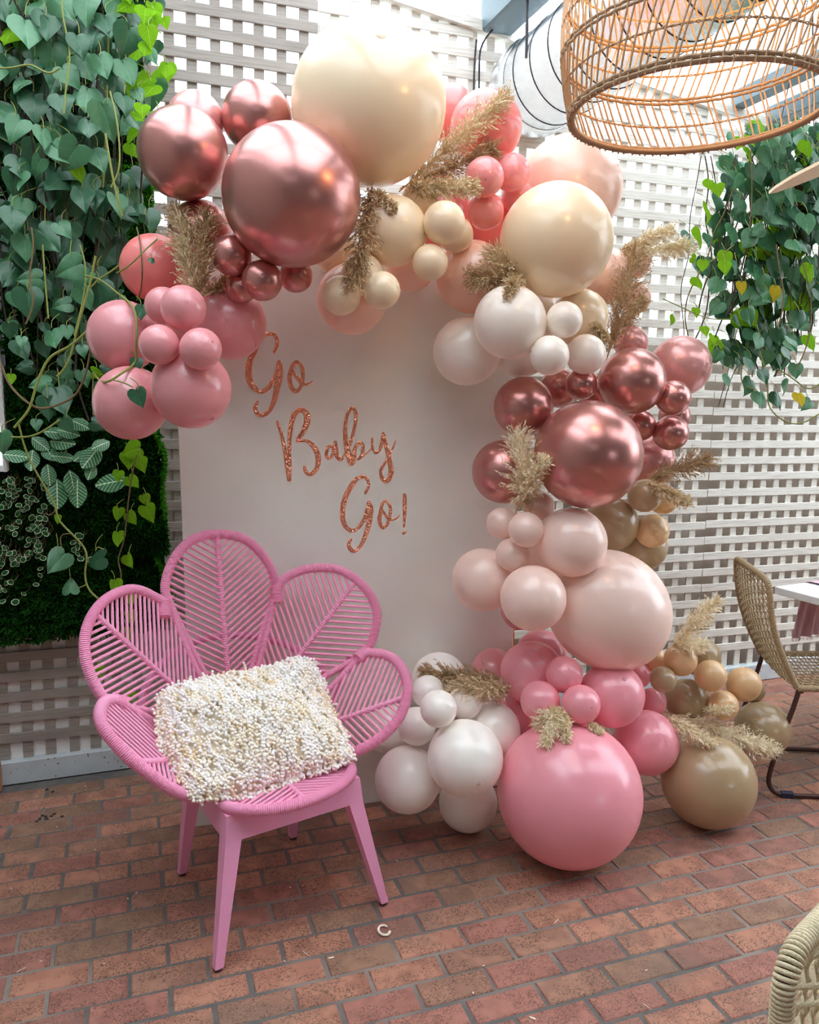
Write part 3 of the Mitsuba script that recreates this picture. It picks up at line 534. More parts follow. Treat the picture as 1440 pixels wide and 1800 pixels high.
VINE_LEAVES = [
    (-0.239, 3.123, 2.811, 0.133, -5, 'm'),
    (-0.178, 3.122, 2.830, 0.093, 0, 'd'),
    (-0.169, 3.167, 2.755, 0.118, -5, 'm'),
    (-0.222, 3.157, 2.720, 0.075, 15, 'd'),
    (-0.079, 3.063, 2.769, 0.089, 12, 'd'),
    (-0.033, 3.091, 2.820, 0.112, -10, 'd'),
    (0.007, 3.087, 2.850, 0.103, 8, 'd'),
    (0.069, 3.021, 2.784, 0.115, -15, 'd'),
    (-0.066, 3.119, 2.721, 0.121, 25, 'm'),
    (-0.015, 3.033, 2.702, 0.093, 20, 'm'),
    (0.062, 3.035, 2.694, 0.101, 20, 'm'),
    (-0.120, 3.109, 2.684, 0.098, 38, 'm'),
    (-0.010, 3.061, 2.677, 0.075, 0, 'd'),
    (-0.067, 3.087, 2.612, 0.117, -5, 'm'),
    (-0.275, 3.183, 2.665, 0.072, -28, 'm'),
    (-0.235, 3.183, 2.603, 0.122, 0, 'd'),
    (-0.144, 3.078, 2.587, 0.101, 15, 'd'),
    (-0.168, 3.119, 2.549, 0.068, 0, 'd'),
    (-0.003, 3.067, 2.545, 0.140, 20, 'm'),
    (-0.289, 3.117, 2.506, 0.101, -25, 'm'),
    (-0.202, 3.049, 2.464, 0.081, -5, 'm'),
    (-0.112, 3.133, 2.541, 0.099, 30, 'd'),
    (-0.065, 3.040, 2.506, 0.086, 0, 'd'),
    (-0.123, 3.047, 2.414, 0.123, -40, 'm'),
    (-0.041, 3.083, 2.425, 0.099, 20, 'm'),
    (-0.233, 3.110, 2.385, 0.083, -35, 'm'),
    (-0.287, 3.109, 2.339, 0.071, 0, 'm'),
    (-0.101, 3.081, 2.365, 0.057, 20, 'b'),
    (0.104, 2.960, 2.556, 0.063, 0, 'b'),
    (0.143, 3.050, 2.757, 0.064, 25, 'm'),
    (0.053, 3.019, 2.586, 0.079, 0, 'd'),
    (0.136, 2.992, 2.796, 0.074, 10, 'b'),
    (0.130, 3.070, 2.896, 0.083, -10, 'b'),
    (0.154, 3.090, 2.889, 0.076, 5, 'b'),
    (0.124, 3.003, 2.755, 0.056, -20, 'b'),
    (-0.302, 3.205, 2.819, 0.094, -10, 'b'),
    (-0.126, 3.120, 2.897, 0.104, 40, 'm'),
    (-0.272, 3.222, 2.922, 0.095, -30, 'm'),
    (-0.200, 3.194, 2.917, 0.114, -50, 'm'),
    (-0.056, 3.087, 2.894, 0.112, 0, 'm'),
    (0.033, 3.126, 2.918, 0.091, -20, 'm'),
    (0.077, 3.034, 2.536, 0.068, 30, 'd'),
    (0.096, 3.043, 2.625, 0.057, 25, 'm'),
    (0.030, 3.086, 2.658, 0.084, -10, 'd'),
    (-0.096, 3.097, 2.296, 0.096, 10, 'd'),
    (-0.061, 3.121, 2.304, 0.089, 0, 'd'),
    (-0.208, 3.185, 2.307, 0.097, 5, 'd'),
    (-0.285, 3.120, 2.251, 0.083, -5, 'm'),
    (-0.292, 3.195, 2.201, 0.101, 15, 'm'),
    (-0.285, 3.133, 2.131, 0.099, 0, 'm'),
    (-0.165, 3.110, 2.193, 0.077, 40, 'm'),
    (-0.142, 3.046, 2.055, 0.110, -65, 'm'),
    (-0.275, 3.146, 2.025, 0.089, -85, 'm'),
    (-0.283, 3.093, 1.944, 0.118, 5, 'd'),
    (-0.176, 3.117, 1.941, 0.070, -80, 'm'),
    (-0.102, 3.031, 1.959, 0.084, 20, 'm'),
    (-0.215, 3.081, 1.829, 0.092, 30, 'm'),
    (-0.166, 3.049, 1.847, 0.054, 0, 'm'),
    (-0.316, 3.115, 1.791, 0.081, 20, 'd'),
    (-0.310, 3.072, 1.815, 0.046, 0, 'm'),
    (-0.119, 3.000, 1.783, 0.049, 10, 'm'),
    (-0.255, 3.090, 1.671, 0.085, -80, 'm'),
    (-0.203, 3.066, 1.623, 0.116, 15, 'd'),
    (-0.239, 3.054, 1.595, 0.089, 0, 'd'),
    (-0.283, 3.098, 1.536, 0.047, 0, 'm'),
    (-0.179, 2.986, 1.539, 0.068, 25, 'd'),
    (-0.394, 3.120, 1.479, 0.086, 5, 'm'),
    (-0.082, 2.949, 1.539, 0.064, 70, 'd'),
    (-0.358, 3.152, 1.691, 0.039, 0, 'b'),
    (0.030, 3.270, 1.427, 0.094, -75, 'b'),
    (0.010, 3.272, 1.393, 0.073, -10, 'b'),
    (-0.029, 3.327, 1.331, 0.052, -10, 'b'),
    (0.021, 3.257, 1.314, 0.064, 35, 'b'),
    (0.054, 3.255, 1.378, 0.064, 20, 'b'),
    (-0.037, 3.211, 1.200, 0.055, -10, 'b'),
    (0.012, 3.239, 1.177, 0.060, 30, 'b'),
    (0.070, 3.222, 1.198, 0.077, 25, 'b'),
    (0.064, 3.231, 1.244, 0.051, 20, 'b'),
    (-0.043, 3.217, 1.107, 0.064, 10, 'b'),
    (-0.003, 3.220, 1.018, 0.064, 20, 'b'),
    (-0.060, 3.186, 0.931, 0.063, 10, 'b'),
    (-0.006, 3.199, 0.876, 0.056, 10, 'b'),
    (-0.013, 3.191, 0.806, 0.060, 20, 'b'),
    (-0.029, 3.222, 0.732, 0.065, 0, 'b'),
    (-0.136, 3.251, 0.593, 0.056, 20, 'b'),
    (-0.027, 3.151, 0.509, 0.056, -20, 'b'),
    (-0.254, 3.276, 1.023, 0.110, -45, 'm'),
    (-0.121, 3.265, 1.019, 0.103, -70, 'd'),
    (-0.220, 3.301, 0.915, 0.073, 180, 'm'),
    (-0.251, 3.282, 1.179, 0.038, 0, 'b'),
    (0.067, 2.764, 1.895, 0.053, 0, 'd'),
    (0.046, 2.770, 1.731, 0.050, 0, 'd'),
    (0.045, 2.637, 1.630, 0.065, 20, 'd'),
    (-0.058, 2.994, 1.537, 0.070, 60, 'd'),
    (-0.079, 3.027, 1.709, 0.050, 80, 'b'),
    (0.038, 3.025, 2.065, 0.050, 0, 'd'),
    (0.106, 2.773, 2.050, 0.025, 0, 'd'),
    (0.097, 2.938, 2.205, 0.041, 15, 'd'),
]
VINE_STEMS = [([(-0.128, 3.102, 2.916), (-0.123, 3.088, 2.833), (-0.111, 3.07, 2.742), (-0.123, 3.06, 2.65), (-0.138, 3.049, 2.54)], 0.004), ([(-0.334, 3.116, 2.679), (-0.281, 3.099, 2.682), (-0.229, 3.081, 2.688), (-0.178, 3.06, 2.664), (-0.143, 3.05, 2.679)], 0.004), ([(0.007, 2.988, 2.606), (0.023, 2.968, 2.515), (0.028, 2.953, 2.424), (0.021, 2.944, 2.351), (-0.004, 2.944, 2.297)], 0.004), ([(-0.013, 2.974, 2.47), (-0.005, 2.96, 2.397), (0.003, 2.948, 2.333), (0.012, 2.936, 2.279), (0.026, 2.92, 2.206)], 0.005), ([(-0.257, 3.056, 2.178), (-0.255, 3.044, 2.104), (-0.27, 3.036, 2.012), (-0.263, 3.022, 1.938), (-0.289, 3.02, 1.864)], 0.004), ([(-0.062, 2.953, 2.082), (-0.084, 2.947, 1.99), (-0.12, 2.942, 1.881), (-0.166, 2.936, 1.734), (-0.199, 2.941, 1.694)], 0.005), ([(-0.096, 2.928, 1.844), (-0.16, 2.942, 1.789), (-0.21, 2.955, 1.761), (-0.242, 2.959, 1.716), (-0.271, 2.958, 1.642), (-0.291, 2.957, 1.587), (-0.319, 2.961, 1.551), (-0.338, 2.964, 1.529)], 0.0055), ([(-0.371, 3.028, 1.735), (-0.343, 3.007, 1.661), (-0.284, 2.978, 1.602), (-0.249, 2.964, 1.591), (-0.187, 2.946, 1.609), (-0.141, 2.935, 1.642), (-0.102, 2.935, 1.735), (-0.09, 2.941, 1.799)], 0.005), ([(-0.353, 3.007, 1.497), (-0.282, 2.984, 1.503), (-0.218, 2.967, 1.54), (-0.2, 2.963, 1.553)], 0.0045), ([(-0.35, 3.204, 1.534), (-0.331, 3.184, 1.444), (-0.289, 3.154, 1.345), (-0.241, 3.122, 1.24), (-0.235, 3.115, 1.206), (-0.192, 3.091, 1.151), (-0.146, 3.065, 1.082), (-0.153, 3.058, 1.018), (-0.144, 3.046, 0.959), (-0.115, 3.031, 0.925)], 0.005), ([(-0.241, 3.121, 1.234), (-0.261, 3.125, 1.216), (-0.275, 3.131, 1.222)], 0.003), ([(-0.192, 3.091, 1.151), (-0.226, 3.102, 1.143), (-0.228, 3.097, 1.103)], 0.003), ([(-0.115, 3.056, 1.091), (-0.107, 3.055, 1.103), (-0.088, 3.047, 1.095)], 0.003), ([(-0.178, 3.058, 0.961), (-0.151, 3.05, 0.973)], 0.003), ([(0.039, 3.244, 1.411), (0.014, 3.236, 1.306), (-0.008, 3.223, 1.169), (-0.027, 3.215, 1.074), (-0.043, 3.213, 1.022), (-0.036, 3.202, 0.969), (-0.04, 3.197, 0.927), (-0.023, 3.182, 0.864), (-0.02, 3.171, 0.801), (-0.044, 3.166, 0.716), (-0.088, 3.169, 0.632), (-0.121, 3.171, 0.569)], 0.004), ([(-0.098, 2.999, 2.024), (-0.054, 2.982, 2.011), (-0.011, 2.962, 1.977), (0.038, 2.792, 1.916), (0.051, 2.76, 1.879), (0.049, 2.745, 1.8), (0.043, 2.779, 1.74), (0.003, 2.704, 1.702), (-0.029, 2.695, 1.68), (-0.086, 2.947, 1.707)], 0.0045), ([(-0.029, 2.695, 1.68), (0.001, 2.676, 1.673), (0.03, 2.666, 1.659)], 0.003), ([(0.0, 2.967, 2.033), (0.053, 2.815, 2.05), (0.088, 2.805, 2.085), (0.129, 2.83, 2.126)], 0.003), ([(0.07, 2.966, 2.182), (0.076, 2.81, 2.085), (0.077, 2.807, 2.015), (0.067, 2.882, 1.953), (0.058, 2.933, 1.944)], 0.003), ([(-0.087, 2.98, 1.708), (-0.094, 2.972, 1.642), (-0.095, 2.961, 1.567)], 0.003), ([(0.049, 2.994, 2.112), (0.001, 3.002, 2.056), (-0.054, 3.016, 2.018), (-0.083, 3.021, 1.99)], 0.004), ([(-0.111, 3.041, 2.129), (-0.097, 3.025, 2.054), (-0.111, 3.013, 1.942), (-0.143, 3.007, 1.83)], 0.0035), ([(-0.228, 3.082, 2.129), (-0.225, 3.061, 1.998), (-0.221, 3.042, 1.886)], 0.004), ([(0.026, 3.243, 2.997), (0.009, 3.224, 2.831), (-0.002, 3.204, 2.675), (-0.013, 3.184, 2.519), (-0.032, 3.164, 2.344)], 0.006)]
BASKET_LEAVES = [
    (2.205, 2.780, 2.441, 0.075, -5, 'b'),
    (2.193, 2.734, 2.419, 0.065, 10, 'b'),
    (2.185, 2.770, 2.338, 0.088, -15, 'b'),
    (2.155, 2.772, 2.239, 0.093, -20, 'b'),
    (2.204, 2.786, 2.240, 0.063, 0, 'm'),
    (2.115, 2.755, 2.153, 0.044, 60, 'b'),
    (2.117, 2.702, 2.126, 0.052, -5, 'b'),
    (2.138, 2.751, 2.068, 0.062, 10, 'b'),
    (2.013, 2.730, 1.920, 0.044, -20, 'b'),
    (2.325, 2.760, 2.371, 0.085, -30, 'm'),
    (2.365, 2.719, 2.488, 0.097, 15, 'd'),
    (2.394, 2.687, 2.351, 0.097, 5, 'd'),
    (2.492, 2.716, 2.320, 0.081, 20, 'm'),
    (2.408, 2.713, 2.547, 0.101, 10, 'm'),
    (2.446, 2.695, 2.552, 0.079, 10, 'm'),
    (2.486, 2.657, 2.393, 0.083, -10, 'm'),
    (2.367, 2.696, 2.266, 0.071, -60, 'm'),
    (2.318, 2.647, 2.160, 0.061, -60, 'm'),
    (2.336, 2.710, 2.235, 0.089, -40, 'm'),
    (2.310, 2.772, 2.265, 0.099, -30, 'm'),
    (2.284, 2.713, 2.121, 0.075, -50, 'm'),
    (2.223, 2.749, 2.062, 0.089, -30, 'm'),
    (2.420, 2.708, 2.070, 0.076, 30, 'm'),
    (2.325, 2.724, 2.053, 0.058, 0, 'y'),
    (2.442, 2.668, 2.029, 0.071, 0, 'y'),
    (2.224, 2.744, 1.975, 0.080, -40, 'm'),
    (2.417, 2.684, 2.015, 0.063, -50, 'm'),
    (2.524, 2.617, 2.293, 0.096, 0, 'm'),
    (2.547, 2.609, 2.102, 0.088, -10, 'b'),
    (2.487, 2.628, 2.208, 0.079, 10, 'm'),
    (2.291, 2.745, 2.597, 0.066, -20, 'b'),
    (2.360, 2.764, 2.619, 0.066, 10, 'b'),
    (2.544, 2.661, 2.577, 0.079, 5, 'b'),
    (2.248, 2.738, 2.159, 0.075, -5, 'b'),
    (2.270, 2.772, 2.459, 0.071, 0, 'd'),
    (2.204, 2.682, 2.121, 0.061, 5, 'b'),
    (2.313, 2.660, 1.938, 0.079, 20, 'm'),
    (2.339, 2.629, 1.839, 0.075, -40, 'm'),
    (2.297, 2.696, 1.919, 0.067, 0, 'd'),
    (2.160, 2.644, 1.783, 0.057, -30, 'm'),
    (2.199, 2.626, 1.690, 0.065, 15, 'm'),
    (2.306, 2.630, 1.669, 0.080, -30, 'm'),
    (2.336, 2.599, 1.621, 0.075, 0, 'm'),
    (2.422, 2.602, 1.617, 0.080, 10, 'd'),
    (2.426, 2.565, 1.665, 0.066, -10, 'm'),
    (2.461, 2.529, 1.621, 0.066, 0, 'y'),
    (2.556, 2.587, 1.599, 0.063, -50, 'm'),
    (2.341, 2.590, 1.708, 0.074, 20, 'd'),
    (2.283, 2.604, 1.751, 0.079, 10, 'd'),
    (2.253, 2.631, 1.751, 0.061, 0, 'd'),
    (2.459, 2.581, 1.839, 0.075, 0, 'm'),
    (2.511, 2.549, 1.838, 0.074, 20, 'b'),
    (2.380, 2.624, 1.774, 0.066, -20, 'm'),
    (2.491, 2.641, 1.799, 0.076, 30, 'd'),
    (2.152, 2.661, 1.848, 0.052, -20, 'b'),
    (2.146, 2.706, 1.883, 0.048, 10, 'b'),
    (2.495, 2.594, 1.731, 0.067, 0, 'm'),
    (2.458, 2.655, 1.865, 0.076, 10, 'd'),
    (2.164, 2.786, 1.960, 0.045, 0, 'b'),
    (2.466, 2.567, 1.924, 0.078, 0, 'd'),
]
BASKET_STEMS = [([(2.297, 2.77, 2.435), (2.25, 2.769, 2.325), (2.215, 2.771, 2.259), (2.19, 2.767, 2.171), (2.155, 2.769, 2.105), (2.109, 2.771, 2.017), (2.094, 2.763, 1.929), (2.102, 2.75, 1.863)], 0.003), ([(2.287, 2.74, 2.215), (2.232, 2.752, 2.171), (2.167, 2.768, 2.127), (2.144, 2.769, 2.083)], 0.003), ([(2.338, 2.644, 1.84), (2.372, 2.605, 1.665), (2.375, 2.593, 1.588), (2.459, 2.554, 1.523), (2.555, 2.526, 1.56)], 0.0035), ([(2.282, 2.65, 1.752), (2.283, 2.638, 1.676), (2.33, 2.618, 1.654)], 0.003), ([(2.417, 2.6, 1.73), (2.477, 2.572, 1.687), (2.522, 2.553, 1.658), (2.571, 2.539, 1.682)], 0.0035), ([(2.273, 2.701, 1.929), (2.189, 2.73, 1.929), (2.117, 2.759, 1.956), (2.014, 2.802, 2.006)], 0.0025), ([(2.391, 2.627, 2.203), (2.4, 2.608, 2.095), (2.409, 2.592, 2.009), (2.387, 2.583, 1.901)], 0.003), ([(2.316, 2.709, 2.569), (2.313, 2.687, 2.418), (2.297, 2.669, 2.267)], 0.003), ([(2.481, 2.586, 2.138), (2.505, 2.558, 2.009), (2.487, 2.538, 1.837), (2.441, 2.538, 1.729)], 0.003)]
PRAYER_LEAVES = [
    (-0.394, 3.473, 1.406, 0.087, 80, 0),
    (-0.342, 3.456, 1.388, 0.083, 0, 0),
    (-0.278, 3.429, 1.417, 0.078, 30, 0),
    (-0.228, 3.415, 1.399, 0.078, 80, 0),
    (-0.229, 3.420, 1.455, 0.096, 85, 0),
    (-0.248, 3.438, 1.492, 0.087, 80, 0),
    (-0.160, 3.396, 1.401, 0.065, -60, 1),
    (-0.125, 3.379, 1.399, 0.104, -40, 0),
    (-0.086, 3.367, 1.445, 0.074, -70, 1),
    (-0.282, 3.418, 1.331, 0.078, 0, 1),
    (-0.255, 3.401, 1.259, 0.109, -5, 1),
    (-0.196, 3.391, 1.297, 0.096, 0, 1),
    (-0.183, 3.374, 1.259, 0.100, 5, 1),
    (-0.055, 3.342, 1.302, 0.113, -80, 1),
    (-0.203, 3.419, 1.492, 0.078, 70, 0),
    (-0.160, 3.407, 1.524, 0.078, 60, 1),
    (-0.359, 3.417, 2.163, 0.095, -10, 0),
    (-0.337, 3.411, 2.197, 0.075, 10, 1),
    (-0.308, 3.448, 1.449, 0.074, 50, 1),
    (-0.128, 3.373, 1.341, 0.065, -30, 1),
]


# ------------------------------------------------------------------ the room
WALL_Y = 3.678
X0, X1, YB = -1.25, 6.0, -3.6


def top_z(x):
    return 3.235 - 0.155 * (x - 1.78)


# brick floor: bricks near enough to be told apart are parts, in a running bond
structure("floor", box(X0, X1, YB, 4.3, -0.12, -0.0045), "m_mortar")
fa = -0.0059
fu, fv, BL, BW, JT = 0.5739, 2.3878, 0.215, 0.1003, 0.0105
ca, sa = math.cos(fa), math.sin(fa)


def brick_mesh(l, w, h=0.03, b=0.0035):
    x, y = l / 2, w / 2
    v = []
    for z, i in ((-h, 0.0), (-b, 0.0), (0.0, b)):
        v += [(-x + i, -y + i, z), (x - i, -y + i, z), (x - i, y - i, z), (-x + i, y - i, z)]
    f = [[8, 9, 10, 11]]
    for k in (0, 4):
        for j in range(4):
            f.append([k + j, k + (j + 1) % 4, k + 4 + (j + 1) % 4, k + 4 + j])
    f = np.array(f)
    return np.array(v), np.vstack([f[:, [0, 1, 2]], f[:, [0, 2, 3]]])


def on_screen(P):
    q = np.asarray(P, float) - EYE
    rt = np.array([math.cos(YAW), -math.sin(YAW), 0])
    up = np.cross(rt, FWD)
    z = q @ FWD
    return np.stack([720 + 1447.93 * (q @ rt) / z, 900 - 1447.93 * (q @ up) / z, z], -1)


bricks = []
for c in range(-13, 24):
    yc = fv - (c + 0.5) * BW
    for k in range(-14, 34):
        xc = fu + BL / 2 * ((c % 2) == 0) + (k + 0.5) * BL
        X, Y = xc * ca - yc * sa, xc * sa + yc * ca
        if not (X0 + 0.1 < X < 5.2 and 0.15 < Y < 3.64):
            continue
        q = on_screen([X, Y, 0])
        vis = q[2] > 0.3 and -80 < q[0] < 1520 and q[1] < 1890
        bricks.append((0 if vis else 1, -q[1] if vis else 0, X, Y))
bricks.sort()
shape = [mikit.ply(brick_mesh(BL - JT - d, BW - JT - e)) for d, e in ((0, 0), (0.002, 0.001), (-0.001, 0.0015), (0.001, -0.001))]
rest = []
for i, (hid, _, X, Y) in enumerate(bricks):
    a = fa + rng.normal(0, 0.006)
    z = rng.normal(0, 0.0009) - 0.0008
    M = T().translate([X + rng.normal(0, 0.0012), Y + rng.normal(0, 0.0012), min(z, 0.0)]).rotate([0, 0, 1], math.degrees(a)).rotate([1, 0, 0], rng.normal(0, 0.25))
    m = rng.choice(6, p=[0.24, 0.2, 0.2, 0.1, 0.12, 0.14])
    if i < 300 and not hid:
        put("brick", shape[i % 4], BRICKS[m], parent="floor", M=M)
    else:
        v, f = brick_mesh(BL - JT, BW - JT)
        mm = np.array(M.matrix)
        rest.append((m, (v @ mm[:3, :3].T + mm[:3, 3], f)))
for m in range(6):
    grp = [x for k, x in rest if k == m]
    if grp:
        stuff(put("far_brick", join(grp), BRICKS[m], parent="floor"))
for xa, xb, ya, yb in ((X0, X1, YB, 0.16), (5.1, X1, 0.16, 3.66)):
    stuff(put("far_paving", (np.array([[xa, ya, -0.002], [xb, ya, -0.002], [xb, yb, -0.002], [xa, yb, -0.002]]), np.array([[0, 1, 2], [0, 2, 3]])), "m_brick_far", parent="floor"))

# back wall: a white panel at the left, an open cavity behind the lattice at the right
structure("wall_back", join([box(-0.43, 1.0, WALL_Y + 0.024, WALL_Y + 0.09, 0, 1.75), box(X0, -0.43, WALL_Y + 0.024, WALL_Y + 0.09, 0, 1.36)]), "m_backing_white")
put("inner_panel", box(1.0, X1, WALL_Y + 0.10, WALL_Y + 0.14, 0, 1.93), "m_backing_beige", parent="wall_back")
for i, (xa, xb, za) in enumerate(((X0, -0.43, 1.36), (-0.43, 1.0, 1.75), (1.0, 2.3, 1.93), (2.3, 3.6, 1.93), (3.6, X1, 1.93))):
    yy = WALL_Y + (0.07 if xb <= 1.0 else 0.12)
    v = np.array([[xa, yy, za], [xb, yy, za], [xb, yy, top_z(xb) + 0.02], [xa, yy, top_z(xa) + 0.02]])
    put("frosted_sheet", (v, np.array([[0, 1, 2], [0, 2, 3]])), "m_frosted", parent="wall_back")
TLT = -0.0189
PH, PV, B0 = 0.0916, 0.0884, 3.1718
ct, st = math.cos(TLT), math.sin(TLT)
RX = np.array([[ct, 0, -st], [0, 1, 0], [st, 0, ct]])
SEAMS = [-1.3, 0.80, 2.965, 5.0]
SLAT_H, SLAT_T = 0.042, 0.010


def slat(v, f, mat, a, b):
    v = v.copy()
    v = v @ RX.T + np.array([0, WALL_Y, 0])
    key = put("slat", (v, f), mat, parent="wall_back")
    return key


for k in range(-6, 36):
    for s in range(3):
        b = B0 - k * PV + rng.normal(0, 0.0012)
        a0, a1 = SEAMS[s] + 0.002, SEAMS[s + 1] - 0.002
        if s == 0 and 1.33 < b + 0.02 < 2.1:
            a0 = -0.43
        if s == 1 and b < 2.2:
            a0 = 0.8
        zmid = b + TLT * (a0 + a1) / 2
        # slats end below the roof slope
        while a1 - a0 > 0.15 and b + SLAT_H + TLT * a1 > top_z(a1):
            a1 -= 0.05
        if a1 - a0 < 0.2 or b + TLT * a1 < 0.10:
            continue
        v, f = box(a0, a1, 0.0, SLAT_T, b, b + SLAT_H, 0.0015)
        v = v + np.array([0, rng.normal(0, 0.0006), 0])
        v[:, 2] += (v[:, 0] - (a0 + a1) / 2) * rng.normal(0, 0.0006)
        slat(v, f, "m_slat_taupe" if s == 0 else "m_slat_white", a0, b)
for s, a_start, lo, hi in ((0, 0.1655, -16, 7), (1, 2.7765, -21, 2), (2, 2.7765, 3, 24)):
    for k in range(lo, hi):
        a = a_start + k * PH + rng.normal(0, 0.002)
        if not (SEAMS[s] - 0.02 < a < SEAMS[s + 1] - 0.01):
            continue
        ztop = top_z(a) - TLT * a - 0.01 if a > -0.43 else 1.325
        v, f = box(a, a + 0.041, SLAT_T + 0.001, 2 * SLAT_T + 0.001, 0.05, ztop, 0.0015)
        v[:, 0] += (v[:, 2] - 1.5) * rng.normal(0, 0.0012)
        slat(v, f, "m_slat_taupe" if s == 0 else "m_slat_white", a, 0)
structure("baseboard_back", box(X0, X1, WALL_Y - 0.022, WALL_Y + 0.03, 0, 0.098, 0.003), "m_baseboard")
put("wall_cap", join([beam((0.9, WALL_Y + 0.01, top_z(0.9) + 0.02), (5.0, WALL_Y + 0.01, top_z(5.0) + 0.02), 0.06, 0.05)]), "m_slat_white", parent="wall_back")
# wall cables near the rafter
put("cable", join([tube(spline([(1.60, WALL_Y - 0.012, 2.72), (1.60, WALL_Y - 0.012, 3.10), (1.61, WALL_Y - 0.02, 3.2), (1.66, WALL_Y - 0.06, 3.27)], 20), 0.004, 6),
                   tube(spline([(1.575, WALL_Y - 0.012, 2.72), (1.577, WALL_Y - 0.012, 3.12), (1.585, WALL_Y - 0.012, 3.22)], 14), 0.004, 6)]), "m_black_cable", smooth=40, parent="wall_back")

# the other walls: left, right, and the street front with a wide window behind the camera
structure("wall_left", box(X0 - 0.1, X0, YB, 4.2, 0, 3.7), "m_wall_plain")
structure("wall_right", join([box(X1, X1 + 0.1, YB, 4.2, 0, 0.9), box(X1, X1 + 0.1, YB, 0.4, 0.9, 2.9), box(X1, X1 + 0.1, 2.6, 4.2, 0.9, 2.9)]), "m_wall_plain")
structure("wall_front", join([box(X0, X1, YB - 0.1, YB, 0, 1.2), box(X0, 3.0, YB - 0.1, YB, 1.2, 2.1), box(4.2, X1, YB - 0.1, YB, 1.2, 2.1), box(X0, X1, YB - 0.1, YB, 2.1, 3.6)]), "m_wall_dark")
structure("window_2", join([box(3.0 + 0.58 * k, 3.05 + 0.58 * k, YB - 0.08, YB - 0.02, 1.2, 2.1) for k in range(3)] + [box(3.0, 4.21, YB - 0.08, YB - 0.02, 1.2, 1.25), box(3.0, 4.21, YB - 0.08, YB - 0.02, 2.05, 2.1)]), "m_frame_white")
for k in range(2):
    put("pane", (np.array([[3.05 + 0.58 * k, YB - 0.05, 1.25], [3.58 + 0.58 * k, YB - 0.05, 1.25], [3.58 + 0.58 * k, YB - 0.05, 2.05], [3.05 + 0.58 * k, YB - 0.05, 2.05]]), np.array([[0, 1, 2], [0, 2, 3]])), "m_pane", parent="window_2")

# glass roof: rafters square to the back wall, purlins across, one sheet of glass per bay
RX_ = [-0.98, 0.40, 1.685, 3.04, 4.4, 5.8]
structure("ceiling", join([beam((X0, y, top_z(X0) + 0.21), (X1, y, top_z(X1) + 0.21), 0.05, 0.06) for y in (-3.55, -2.1, -0.7, 0.7, 2.1, 3.72)]), "m_frame_white")
for i, x in enumerate(RX_):
    w = 0.15 if x < 2 else 0.08
    put("rafter", beam((x, YB, top_z(x) + 0.08), (x, WALL_Y + 0.0, top_z(x) + 0.08), w, w), "m_steel_grey", parent="ceiling")
put("rafter", beam((3.27, 1.9, top_z(3.27) + 0.06), (3.27, WALL_Y, top_z(3.27) + 0.06), 0.09, 0.09), "m_steel_grey", parent="ceiling")
for i in range(-1, len(RX_)):
    xa = X0 if i < 0 else RX_[i]
    xb = X1 if i == len(RX_) - 1 else RX_[i + 1]
    for ya, yb in ((-3.55, -2.1), (-2.1, 0.1), (0.1, 0.7), (0.7, 2.1), (2.1, 3.9)):
        z0, z1 = top_z(xa) + 0.25, top_z(xb) + 0.25
        v = np.array([[xa, ya, z0], [xb, ya, z1], [xb, yb, z1], [xa, yb, z0]])
        if ya < -1.0:   # boarded towards the street front
            put("roof_board", (np.vstack([v, v + [0, 0, 0.04]]), np.array([[0, 1, 2, 3], [4, 7, 6, 5], [0, 4, 5, 1], [1, 5, 6, 2], [2, 6, 7, 3], [3, 7, 4, 0]])), "m_roof_board", parent="ceiling")
        else:
            put("pane", (v, np.array([[0, 1, 2], [0, 2, 3]])), "m_pane", parent="ceiling")
# opaque soffit with a dark steel edge at the right, above the pendant
put("soffit", join([box(2.0, 3.7, 1.2, 2.38, 2.96, 3.0)]), "m_soffit", parent="ceiling", M=T().translate([0, 0, 0.60]).translate([2.0, 0, 2.96]).rotate([0, 1, 0], 14).translate([-2.0, 0, -2.96]))
put("edge_beam", beam((1.93, 2.42, 3.56), (3.75, 2.42, 3.11), 0.05, 0.09), "m_steel_dark", parent="ceiling")

# spiral duct
DX, DZ, DR = 1.853, 3.02, 0.2
duct = thing("air_duct", "round silver spiral duct running overhead from the lattice wall", "duct")
ys = np.linspace(0.2, WALL_Y + 0.1, 2)
v, f = tube([(DX, y, DZ) for y in np.linspace(0.2, WALL_Y + 0.06, 40)], DR, 56, caps=False)
put("pipe", (v, f), "m_duct", True, parent=duct)
for y in np.arange(0.5, 3.66, 0.155):
    th = np.linspace(0, 2 * np.pi, 49)[:-1]
    seam = np.stack([DX + (DR + 0.001) * np.cos(th), y + 0.045 * th / np.pi * 0 + 0.02 * np.cos(th), DZ + (DR + 0.001) * np.sin(th)], 1)
    put("seam", tube(seam, 0.0024, 5, closed=True), "m_steel_dark", parent=duct)
put("collar", tube([(DX, y, DZ) for y in (3.52, 3.54, 3.6, 3.62)], [DR + 0.002, DR + 0.012, DR + 0.012, DR + 0.002], 48, caps=False), "m_duct", 30, parent=duct)
for y in (0.9, 2.3, 3.3):
    put("hanger", join([tube([(DX - DR, y, DZ), (DX - DR, y, top_z(DX) + 0.2)], 0.006, 6), tube([(DX + DR, y, DZ), (DX + DR, y, top_z(DX) + 0.2)], 0.006, 6)]), "m_steel_dark", parent=duct)

